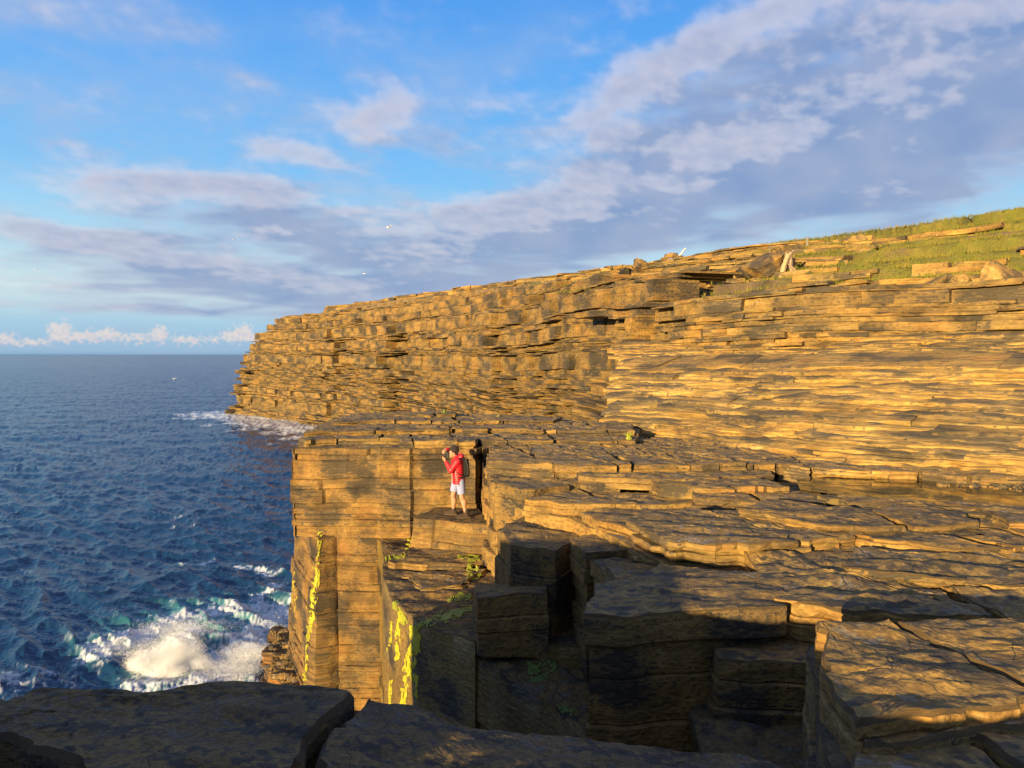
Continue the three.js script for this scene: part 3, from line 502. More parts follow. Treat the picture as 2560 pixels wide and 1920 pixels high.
// the thick body of the bench to the right
slab('bench_body', bench, [[-0.72, -19.4], [-0.62, -16.6], [-0.15, -15.2], [0.36, -14.2], [1.0, -13.6], [1.6, -12.6], [2.05, -11.4], [2.3, -10.2], [2.3, -9.4], [3.2, -8.5], [5.2, -8.05], [13, -7.2], [15, -12], [12, -20], [4, -24], [0, -21]], -3.02, -5.1, M.block, T({ lo: 0.2, hi: 0.7, step: 0.05, res: 0.1, topRes: 0.2, centre: [6, -13.5] }));
slab('bench_slab', bench, [[-0.62, -16.5], [-0.1, -16.2], [0.22, -16.0], [1.6, -15.6], [3.4, -15.8], [6.2, -15.9], [6.8, -20], [3, -21.5], [-0.6, -20.9]], -2.33, -2.75, M.ledge, T({ joint: 1.5, lo: 0.08, hi: 0.25 }));
slab('bench_slab', bench, [[-0.55, -16.3], [-0.35, -15.1], [0.3, -14.55], [1.4, -15.2], [2.2, -15.0], [3.0, -17.5], [-0.5, -18]], -2.62, -3.9, M.block, T({ joint: 1.7, lo: 0.15, hi: 0.5, step: 0.05, tint: [0.76, 0.71, 0.62] }));
slab('bench_slab', bench, [[1.35, -15.25], [2.9, -14.8], [4.2, -14.9], [5.4, -15.3], [5.6, -17], [1.4, -17.2]], -2.48, -2.72, M.ledge, T({ joint: 1.5, lo: 0.06, hi: 0.15 }));
slab('bench_slab', bench, [[2.75, -15.0], [2.8, -14.4], [3.6, -14.05], [4.7, -14.0], [5.3, -14.1], [5.0, -15.2], [3.0, -15.6]], -2.50, -2.98, M.ledge, T({ joint: 1.5, lo: 0.1, hi: 0.3, jag: 0.04 }));
slab('bench_slab', bench, [[3.35, -13.6], [4.4, -13.25], [5.6, -13.05], [5.85, -14.2], [3.5, -14.6]], -2.63, -2.98, M.ledge, T({ joint: 1.5, lo: 0.1, hi: 0.25 }));
slab('bench_slab', bench, [[5.75, -12.6], [7.2, -12.1], [8.6, -11.75], [8.5, -12.1], [7.2, -12.6], [6.2, -13.2], [5.8, -13.2]], -2.50, -2.95, M.ledge, T({ joint: 1.5, lo: 0.08, hi: 0.2 }));
slab('bench_slab', bench, [[0.3, -14.3], [1.05, -13.75], [2.2, -13.7], [3.4, -13.9], [3.6, -14.8], [0.8, -15.4]], -2.77, -3.6, M.block, T({ joint: 1.7, lo: 0.1, hi: 0.4, step: 0.04 }));
slab('bench_slab', bench, [[1.3, -13.5], [1.55, -12.7], [2.05, -11.95], [2.8, -12.2], [4.6, -12.6], [4.4, -13.9], [2, -14.2]], -2.86, -3.9, M.block, T({ joint: 1.7, lo: 0.1, hi: 0.4, step: 0.05 }));
slab('bench_slab', bench, [[2.35, -12.7], [2.5, -12.25], [3.0, -12.2], [3.2, -12.7], [2.8, -13.2]], -2.76, -2.9, M.ledge, T({ joint: 1.5, lo: 0.04, hi: 0.1 }));
slab('bench_slab', bench, [[1.98, -11.6], [2.15, -10.5], [2.8, -10.15], [3.6, -10.3], [4.9, -10.6], [5.3, -12.2], [4.2, -12.7], [2.4, -12.4]], -2.60, -3.25, M.ledge, T({ joint: 1.5, lo: 0.06, hi: 0.14, step: 0.08, jag: 0.1 }));
slab('bench_slab', bench, [[4.6, -10.7], [5.6, -10.0], [7.4, -9.75], [9.2, -9.6], [9.6, -12], [5.2, -12.6]], -2.58, -3.1, M.ledge, T({ joint: 1.5, lo: 0.06, hi: 0.14, step: 0.06, jag: 0.1 }));
slab('bench_slab', bench, [[3.6, -11.9], [4.6, -10.95], [5.75, -10.65], [5.72, -11.9], [4.4, -12.9]], -2.50, -2.7, M.ledge, T({ joint: 1.5, lo: 0.05, hi: 0.12 }));
slab('bench_slab', bench, [[5.8, -11.9], [5.85, -10.75], [6.9, -10.9], [7.1, -11.6], [6.4, -12.4]], -2.49, -2.7, M.ledge, T({ joint: 1.5, lo: 0.05, hi: 0.12 }));
slab('bench_slab', bench, [[7.6, -12.1], [7.3, -10.9], [8.6, -10.6], [11, -10.2], [12, -12], [9, -12.2]], -2.47, -2.8, M.ledge, T({ joint: 1.5, lo: 0.05, hi: 0.14 }));
slab('bench_slab', bench, [[2.9, -8.3], [3.6, -7.75], [5.6, -7.6], [8.6, -7.2], [12, -6.9], [12.5, -10], [8, -10.4], [4.4, -10.9], [3.2, -10.3]], -2.74, -3.4, M.block, T({ joint: 1.7, lo: 0.06, hi: 0.2, amp: 0.07 }));
slab('bench_slab', bench, [[4.2, -9.3], [5.3, -8.7], [7.6, -8.5], [10.4, -8.2], [11, -10], [7, -10.4], [4.8, -10.2]], -2.67, -2.8, M.block, T({ joint: 1.7, lo: 0.04, hi: 0.1, jag: 0.07, amp: 0.06 }));
slab('bench_slab', bench, [[5.6, -13.4], [7.2, -12.75], [9.0, -12.1], [12.5, -11.4], [12.5, -10.6], [8.6, -11.2], [6.4, -12.3]], -2.52, -2.95, M.block, T({ joint: 1.7, lo: 0.05, hi: 0.15, tint: GREYT, topTint: GREYT, amp: 0.025 }));
slab('pool_bed', bench, [[5.4, -14.4], [7, -12.8], [12.5, -11.5], [13.5, -14.5], [7, -16.4], [5, -16]], -2.72, -3.0, M.block, T({ amp: 0.04 }));
// pale sheet of rock behind the pool
slab('bench_slab', bench, [[4.9, -16.6], [6.2, -15.6], [7.3, -15.3], [8.3, -15.1], [8.7, -14.6], [9.8, -14.3], [12, -13.7], [13, -16], [8, -20], [5, -19]], -2.37, -2.75, M.ledge, T({ joint: 1.5, lo: 0.06, hi: 0.14, tint: [1.2, 1.12, 1.0], topTint: [1.15, 1.1, 1.04], stain: 0.25, amp: 0.03 }));

// ---------- joint blocks standing in the gully ----------
const thing = (name, label, outline, top, bot, mat, o, group) => tag(slab(name, scene, outline, top, bot, mat, T({ tint: [0.66, 0.62, 0.57], topTint: [0.72, 0.69, 0.65], facet: 1.6, jag: 0.04, ...o })), label, 'rock', group);
thing('rock_block', 'tall split block with sloping top standing right of the photographer\'s ledge', [[-0.34, -13.6], [-0.08, -12.72], [0.74, -12.42], [1.4, -13.7], [0.4, -14.8]], -3.25, -4.95, M.block, { lo: 0.3, hi: 0.8, step: 0.03, slope: [-0.03, -0.04] });
thing('rock_block', 'low dark chunk leaning against the left foot of the tall split block', [[-0.66, -13.4], [-0.52, -12.15], [0.6, -12.0], [0.72, -13.0]], -4.0, -4.98, M.block, { lo: 0.2, hi: 0.6, step: 0.03, slope: [0.1, 0.1] });
thing('rock_block', 'narrow rock column right of the black gap in the gully', [[1.05, -12.7], [1.2, -11.75], [2.2, -11.9], [2.1, -13.2]], -3.15, -6.6, M.block, { lo: 0.15, hi: 0.5, step: 0.05 });
thing('rock_block', 'grey stepped rock tucked under the layered lip of the bench', [[1.2, -11.5], [1.35, -10.85], [2.3, -10.7], [2.3, -12.0]], -3.22, -6.6, M.block, { lo: 0.15, hi: 0.5 });
thing('rock_block', 'grey wedge of rock behind the big dark block', [[1.38, -10.8], [1.4, -10.0], [2.5, -9.7], [2.6, -10.9]], -3.08, -6.6, M.block, { lo: 0.15, hi: 0.5 });
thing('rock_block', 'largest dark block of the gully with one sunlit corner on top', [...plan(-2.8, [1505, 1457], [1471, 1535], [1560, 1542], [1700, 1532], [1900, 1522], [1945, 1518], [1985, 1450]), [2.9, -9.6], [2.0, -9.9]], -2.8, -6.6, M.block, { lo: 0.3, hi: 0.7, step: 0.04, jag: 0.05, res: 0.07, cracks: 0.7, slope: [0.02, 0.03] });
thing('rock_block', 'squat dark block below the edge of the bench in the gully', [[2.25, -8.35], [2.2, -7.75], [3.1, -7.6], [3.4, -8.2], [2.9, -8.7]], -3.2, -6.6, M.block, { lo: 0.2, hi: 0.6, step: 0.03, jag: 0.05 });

// ---------- the near rocks ----------
const nearRock = structure('near_cliff', 'cliff edge under the viewer', 'cliff');
slab('cliff_body', nearRock, [[-9, 6], [-8.6, -3.3], [-6.5, -4.0], [-3, -4.2], [-1.0, -4.25], [0.6, -4.0], [1.3, -3.4], [1.8, -2.4], [3.5, -1.4], [6, 0.5], [6, 6]], -2.62, -10.2, M.fore, T({ lo: 0.2, hi: 0.8, step: 0.06, res: 0.2, topRes: 0.3, tint: [0.6, 0.58, 0.56] }));
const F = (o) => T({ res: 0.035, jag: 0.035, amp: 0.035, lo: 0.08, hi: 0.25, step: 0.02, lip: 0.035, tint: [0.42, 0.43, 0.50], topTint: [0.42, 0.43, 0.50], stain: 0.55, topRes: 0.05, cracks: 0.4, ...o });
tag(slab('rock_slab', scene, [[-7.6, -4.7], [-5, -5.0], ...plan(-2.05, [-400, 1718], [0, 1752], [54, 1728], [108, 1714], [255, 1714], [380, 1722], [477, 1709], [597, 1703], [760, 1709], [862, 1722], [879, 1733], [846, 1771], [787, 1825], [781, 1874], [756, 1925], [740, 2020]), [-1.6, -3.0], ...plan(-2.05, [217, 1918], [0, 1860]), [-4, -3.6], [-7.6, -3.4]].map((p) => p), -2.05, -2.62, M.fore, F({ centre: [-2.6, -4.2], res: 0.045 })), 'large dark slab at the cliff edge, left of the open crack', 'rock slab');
{
  const tilt = (px) => -2.1 - 0.32 * (px - 917) / 1000, pts = [[917, 1736], [1047, 1753], [1153, 1790], [1329, 1815], [1447, 1829], [1594, 1829], [1705, 1853], [1800, 1876], [1917, 1902], [2000, 1930]].map(([px, py]) => onLevel(px, py, tilt(px)));
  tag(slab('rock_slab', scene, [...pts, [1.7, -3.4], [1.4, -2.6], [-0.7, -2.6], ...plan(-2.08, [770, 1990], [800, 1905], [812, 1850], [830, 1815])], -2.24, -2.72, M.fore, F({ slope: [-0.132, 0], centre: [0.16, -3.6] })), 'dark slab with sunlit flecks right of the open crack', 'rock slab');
}
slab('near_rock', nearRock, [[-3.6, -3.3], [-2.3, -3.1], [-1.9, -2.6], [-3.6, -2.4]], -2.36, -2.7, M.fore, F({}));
// step under the viewer, and unseen higher ones at left added to cast shade
slab('shading_step', nearRock, [[-8.3, -0.8], [-7.9, -2.2], [-5.2, -2.4], [-3.6, -2.2], [-3.35, -1.9], [-3.4, -0.3], [-8.4, -0.2]], -1.36, -2.62, M.fore, F({ res: 0.1, topRes: 0.2, amp: 0.05 }));
slab('shading_step', nearRock, [[-3.5, -2.1], [-2.3, -2.0], [-2.3, -1.2], [-3.5, -1.0]], -1.64, -2.62, M.fore, F({ res: 0.1, topRes: 0.2, amp: 0.05 }));
slab('shading_step', nearRock, [[-2.4, -2.0], [-1.6, -2.0], [-0.6, -1.9], [0.9, -1.3], [2.0, 0.4], [2.4, 3], [-8, 3.4], [-8, -0.6]], -1.86, -2.62, M.fore, F({ res: 0.1, topRes: 0.15, amp: 0.10 }));
// the rock on the right, across the gully
const rr = structure('near_bench', 'sunlit bench corner at the lower right, cut by the gully', 'rock bench');
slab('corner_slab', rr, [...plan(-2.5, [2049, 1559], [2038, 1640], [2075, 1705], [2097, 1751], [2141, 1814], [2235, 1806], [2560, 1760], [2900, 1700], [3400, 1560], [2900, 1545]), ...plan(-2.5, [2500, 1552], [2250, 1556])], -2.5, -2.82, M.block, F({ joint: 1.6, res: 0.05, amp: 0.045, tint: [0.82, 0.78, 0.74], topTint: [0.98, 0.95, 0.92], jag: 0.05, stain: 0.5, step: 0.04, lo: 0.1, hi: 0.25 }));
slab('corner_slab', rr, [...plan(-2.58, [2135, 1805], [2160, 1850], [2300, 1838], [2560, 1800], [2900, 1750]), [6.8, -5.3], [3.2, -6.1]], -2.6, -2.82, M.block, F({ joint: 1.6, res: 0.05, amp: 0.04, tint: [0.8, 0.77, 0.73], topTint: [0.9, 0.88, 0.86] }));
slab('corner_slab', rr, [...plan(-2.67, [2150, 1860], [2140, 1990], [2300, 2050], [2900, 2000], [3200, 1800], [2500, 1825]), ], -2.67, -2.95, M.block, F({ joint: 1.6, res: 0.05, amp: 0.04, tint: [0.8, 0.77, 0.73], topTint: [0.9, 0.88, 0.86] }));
slab('corner_block', rr, [[2.85, -7.0], [2.56, -6.25], [2.31, -5.45], [2.16, -4.8], [2.23, -4.1], [2.8, -3.5], [7.5, -2.8], [9.6, -6.6], [6.4, -7.2], [3.9, -7.2]], -2.78, -5.6, M.block, F({ res: 0.07, step: 0.05, lo: 0.2, hi: 0.7, jag: 0.06, tint: [0.7, 0.67, 0.64], topRes: 0.15 }));

// ---------- the rock pool ----------
{
  const out = [...plan(-2.5, [1990, 1192], [2121, 1184], [2333, 1184], [2467, 1196], [2700, 1206]), ...plan(-2.5, [2800, 1275], [2560, 1275], [2348, 1264], [2213, 1250], [2100, 1232], [2000, 1218])];
  const sh = new THREE.Shape(out.map(([x, z]) => new THREE.Vector2(x, -z))), g = new THREE.ShapeGeometry(sh); g.rotateX(-Math.PI / 2);
  const pool = place(new THREE.Mesh(g, new THREE.MeshPhysicalMaterial({ color: new THREE.Color().setRGB(0.03, 0.026, 0.012), roughness: 0.03, ior: 1.33, specularIntensity: 1 })), 'pool_water'); pool.position.y = EYE - 2.54; tag(pool, 'still brown rock pool below the yellow bluff', 'water', null, 'structure');
  const o2 = plan(-2.76, [2435, 1366], [2500, 1362], [2640, 1366], [2640, 1382], [2520, 1381], [2455, 1374]); const g2 = new THREE.ShapeGeometry(new THREE.Shape(o2.map(([x, z]) => new THREE.Vector2(x, -z)))); g2.rotateX(-Math.PI / 2);
  const p2 = place(new THREE.Mesh(g2, pool.material), 'pool_water'); p2.position.y = EYE - 2.76; tag(p2, 'small bright puddle on the bench at the right edge', 'water', null, 'structure');
}

// ---------- the sea ----------
{
  const angs = []; { let a = -180; while (a < 180) { angs.push(a); a += a > -44 && a < -2 ? 0.075 : a > -60 && a < 25 ? 0.4 : 4; } angs.push(180); }
  const rad = []; { let r = 1; while (r < 14) { rad.push(r); r *= 1.3; } r = 14; while (r < 700) { rad.push(r); r *= r < 60 ? 1.0052 : 1.0085; } while (r < 45000) { rad.push(r); r *= 1.12; } }
  const ridge = (x) => 1 - Math.abs(x);
  const crash = onLevel(420, 1600, -EYE), crash2 = onLevel(520, 1560, -EYE);
  function wave(x, z) {
    const fadeBig = 1, dist = Math.hypot(x, z);
    const sw = 0.16 * n2(x * 0.045 + z * 0.05, z * 0.085 - x * 0.03) + 0.05;
    const u = x * 0.8 + z * 0.6, v = z * 0.8 - x * 0.6;
    const a = ridge(fbm2(u * 0.11, v * 0.26, 2)), b = ridge(n2(u * 0.36 + 8, v * 0.75)), c = ridge(n2(u * 0.95, v * 1.7 + 3)), e = n2(u * 2.6, v * 4.2);
    const dc = Math.hypot(x - crash[0], z - crash[1]), near = Math.exp(-dc * dc / 40);
    return sw + (0.22 * (a * a - 0.4) + 0.10 * (b * b - 0.35) + 0.030 * (c * c - 0.3) + 0.007 * e) * (1 + near * 0.15) * (1 - 0.5 * smooth(150, 600, dist)) + near * (0.16 * fbm2(x * 0.3, z * 0.5, 3) + 0.05 * fbm2(x * 1.6, z * 2.2, 3));
  }
  const cliffPts = resample([9, 8, 7, 6, 5].map((i) => wq(cliffLine[i][0], cliffLine[i][1])), 2, false);
  const wall = resample([[-8.4, -27], [-8.2, -24], [-7.4, -21.4], [-5.6, -19.2], [-3.7, -18.9]], 0.6, false);
  const near = (L, x, z) => { let m = 1e9; for (const p of L) { const d = (p[0] - x) ** 2 + (p[1] - z) ** 2; if (d < m) m = d; } return Math.sqrt(m); };
  const arc = (pts) => resample(pts.map(([x, y]) => onLevel(x, y, -EYE)), 0.4, false);
  const arcs = [[arc([[470, 1735], [560, 1700], [625, 1650], [672, 1590], [705, 1520]]), 1.0], [arc([[255, 1635], [320, 1618], [380, 1590], [450, 1555], [560, 1540], [650, 1515]]), 0.8], [arc([[350, 1730], [410, 1680], [440, 1620], [455, 1580]]), 0.9], [arc([[520, 1690], [570, 1630], [640, 1570]]), 0.55], [arc([[450, 1420], [520, 1405]]), 0.3], [arc([[600, 1430], [680, 1440]]), 0.35], [arc([[640, 1500], [700, 1470]]), 0.4]];
  const deep = [0.004, 0.024, 0.066], teal = [0.035, 0.16, 0.18], white = [0.50, 0.52, 0.55];
  const g = grid(angs.length, rad.length, (i, j) => {
    const a = angs[i] * Math.PI / 180, r = rad[j], x = Math.sin(a) * r, z = -Math.cos(a) * r;
    const h = r < 900 ? wave(x, z) : 0.05;
    let f = 0, t = 0;
    if (r < 140 && angs[i] > -60 && angs[i] < 10) {
      const lace = 1 - Math.abs(fbm2(x * 0.55 + 4, z * 0.9, 5)) * 3.2, lace2 = 1 - Math.abs(fbm2(x * 1.5, z * 2.2 + 9, 4)) * 3, blot = fbm2(x * 0.35, z * 0.6, 4);
      if (r > 80) { const d = near(cliffPts, x, z), band = smooth(14, 3, d + 5 * fbm2(x * 0.12, z * 0.12, 2)); f = Math.max(f, smooth(0.0, 0.5, band * 1.1 + band * (lace * 0.35 + blot * 0.5) - 0.45)); }
      if (r < 60) {
        const dx = x - crash2[0], dz = z - crash2[1], rot = (dx * 0.9 - dz * 0.42) / 4.4, rot2 = (dx * 0.42 + dz * 0.9) / 3.0, q = Math.exp(-(rot * rot + rot2 * rot2));
        const dw = near(wall, x, z), wb = smooth(2.4, 0.2, dw + 0.8 * blot), fine = 1 - Math.abs(fbm2(x * 3.1 + blot, z * 4.6, 3)) * 2.6;
        t = smooth(0.3, 1.05, q * 1.15 + wb * 0.35 + 0.15 * blot);
        const zone = clamp(q * 1.1 + wb * 0.9);
        f = Math.max(f, 0.8 * smooth(0.2, 0.75, zone * 0.5 + lace * 0.36 + lace2 * 0.3 + fine * 0.25 + blot * 0.3 - 0.62) * smooth(0.10, 0.35, zone));
        for (const [A, wd] of arcs) { const d = near(A, x + 0.5 * blot, z + 0.8 * fbm2(x * 0.8, z * 0.8 + 3, 3)); if (d < wd * 3) { const e = Math.exp(-((d / wd) ** 2)); f = Math.max(f, smooth(0.1, 0.62, e * 0.75 + e * (lace2 * 0.3 + fine * 0.35) - 0.30)); t = Math.max(t, e * 0.9); } }
        const far = smooth(30, 24, r) * smooth(16, 19, r);
        f = Math.max(f, 0.7 * far * smooth(0.62, 0.9, lace * 0.4 + lace2 * 0.25 + fine * 0.2 + fbm2(x * 0.2 + 2, z * 0.35, 3) * 0.9));
        f = Math.max(f, 0.6 * smooth(0.95, 1.15, lace2 * 0.45 + fbm2(x * 0.12 + 7, z * 0.2, 3) * 0.9 + h * 0.5));
      }
    }
    const v = 1 + 0.15 * fbm2(x * 0.02, z * 0.02, 2);
    const c = mix3(mix3(deep.map((q) => q * v), teal, clamp(t)), white, clamp(f));
    return [[x, h + f * 0.05, z], [x, z], c];
  });
  const rip = texture(512, 1, (u, v) => 0.5 + 0.3 * tileFbm(61, u, v, 5, 12, 4) + 0.2 * tileFbm(62, u, v, 22, 40, 3));
  const mat = new THREE.MeshPhysicalMaterial({ vertexColors: true, roughness: 0.24, ior: 1.33, bumpMap: tile(rip, 1 / 5), bumpScale: 0.06 });
  const sea = place(new THREE.Mesh(g, mat), 'sea'); tag(sea, 'choppy dark blue sea with white foam by the cliffs', 'sea', null, 'structure');
  // the breaking wave's spray
  const rnd = mulberry(321), drop = new THREE.IcosahedronGeometry(1, 0), spots = [];
  const jets = [[380, 1690, 22.2, 0.8, 0.45, 0.6, 9000], [560, 1700, 21.6, 1.5, 0.12, 0.8, 7000], [330, 1620, 23.4, 1.6, 0.10, 0.7, 4000], [620, 1640, 22.8, 1.2, 0.4, 0.5, 6000], [450, 1560, 25, 2.4, 0.18, 0.8, 4000]];
  for (let k = 0; k < 26; k++) { const o = rnd() + rnd() - 1; jets.push([435 + 110 * o, 1660 + 60 * rnd(), 21.4 + 1.6 * rnd(), 0.12 + 0.35 * rnd(), (0.2 + 1.3 * rnd() ** 2) * (1 - 0.6 * Math.abs(o)), 0.25, 1900]); }
  for (const [px, py, d, wx, hy, wz, n] of jets) { const c = atDepth(px, py, d); for (let k = 0; k < n * 4; k++) { const a = rnd() * 6.28, r = Math.sqrt(rnd()) , up = rnd() ** 2.1, ex = (rnd() + rnd() + rnd() - 1.5) * 0.9; const x = c.x + Math.cos(a) * r * wx * (0.55 + 0.35 * up) + ex * 0.25, y = 0.05 + up * hy * (1 - 0.45 * r * r) + 0.2 * rnd(), z = c.z + Math.sin(a) * r * wz; spots.push([x, y, z, (0.0018 + 0.0052 * rnd() ** 4) * (1.25 - 0.5 * up)]); } }
  const im = new THREE.InstancedMesh(drop, flat(0.78, 0.79, 0.80, 0.6), spots.length), m = new THREE.Matrix4(), q = new THREE.Quaternion();
  spots.forEach(([x, y, z, s], i) => { m.compose(new THREE.Vector3(x, y, z), q, new THREE.Vector3(s, s, s)); im.setMatrixAt(i, m); });
  tag(place(im, 'sea_spray'), 'white spray thrown up by a breaking wave', 'spray', null, 'stuff');
}

// ---------- figures and soft shapes from distance fields ----------
function surfaceNet(min, max, cell, sdf) {
  const nx = Math.ceil((max[0] - min[0]) / cell) + 1, ny = Math.ceil((max[1] - min[1]) / cell) + 1, nz = Math.ceil((max[2] - min[2]) / cell) + 1;
  const f = new Float32Array(nx * ny * nz), id = new Int32Array(nx * ny * nz).fill(-1), P = [], I = [], at = (i, j, k) => i + nx * (j + ny * k);
  for (let k = 0; k < nz; k++) for (let j = 0; j < ny; j++) for (let i = 0; i < nx; i++) f[at(i, j, k)] = sdf(min[0] + i * cell, min[1] + j * cell, min[2] + k * cell);
  const E = [[0, 1], [2, 3], [4, 5], [6, 7], [0, 2], [1, 3], [4, 6], [5, 7], [0, 4], [1, 5], [2, 6], [3, 7]];
  for (let k = 0; k < nz - 1; k++) for (let j = 0; j < ny - 1; j++) for (let i = 0; i < nx - 1; i++) {
    const v = []; let m = 0; for (let c = 0; c < 8; c++) { const d = f[at(i + (c & 1), j + (c >> 1 & 1), k + (c >> 2))]; v.push(d); if (d < 0) m |= 1 << c; }
    if (m === 0 || m === 255) continue;
    let x = 0, y = 0, z = 0, n = 0;
    for (const [a, b] of E) if ((v[a] < 0) !== (v[b] < 0)) { const t = v[a] / (v[a] - v[b]); x += lerp(a & 1, b & 1, t); y += lerp(a >> 1 & 1, b >> 1 & 1, t); z += lerp(a >> 2, b >> 2, t); n++; }
    id[at(i, j, k)] = P.length / 3; P.push(min[0] + (i + x / n) * cell, min[1] + (j + y / n) * cell, min[2] + (k + z / n) * cell);
  }
  const quad = (a, b, c, d, flip) => flip ? I.push(a, c, b, a, d, c) : I.push(a, b, c, a, c, d);
  for (let k = 1; k < nz - 1; k++) for (let j = 1; j < ny - 1; j++) for (let i = 1; i < nx - 1; i++) {
    const s = f[at(i, j, k)] < 0;
    if (s !== f[at(i + 1, j, k)] < 0) quad(id[at(i, j - 1, k - 1)], id[at(i, j, k - 1)], id[at(i, j, k)], id[at(i, j - 1, k)], !s);
    if (s !== f[at(i, j + 1, k)] < 0) quad(id[at(i - 1, j, k - 1)], id[at(i - 1, j, k)], id[at(i, j, k)], id[at(i, j, k - 1)], !s);
    if (s !== f[at(i, j, k + 1)] < 0) quad(id[at(i - 1, j - 1, k)], id[at(i, j - 1, k)], id[at(i, j, k)], id[at(i - 1, j, k)], !s);
  }
  const g = new THREE.BufferGeometry(); g.setAttribute('position', new THREE.BufferAttribute(new Float32Array(P), 3)); g.setIndex(I); g.computeVertexNormals(); return g;
}
const capsule = (a, b, ra, rb) => (x, y, z) => { const ex = b[0] - a[0], ey = b[1] - a[1], ez = b[2] - a[2], t = clamp(((x - a[0]) * ex + (y - a[1]) * ey + (z - a[2]) * ez) / (ex * ex + ey * ey + ez * ez || 1)); return Math.hypot(x - a[0] - ex * t, y - a[1] - ey * t, z - a[2] - ez * t) - lerp(ra, rb, t); };
const ball = (c, rx, ry, rz) => (x, y, z) => { const q = Math.hypot((x - c[0]) / rx, (y - c[1]) / ry, (z - c[2]) / rz); return (q - 1) * Math.min(rx, ry, rz); };
const smin = (k, ...fs) => (x, y, z) => { let d = 1e9; for (const f of fs) { const e = f(x, y, z), h = clamp(0.5 + 0.5 * (e - d) / k); d = lerp(e, d, h) - k * h * (1 - h); } return d; };
const joined = (...gs) => { gs.forEach((g) => { g.deleteAttribute('uv'); }); return mergeGeometries(gs.map((g) => g.index ? g : g)); };

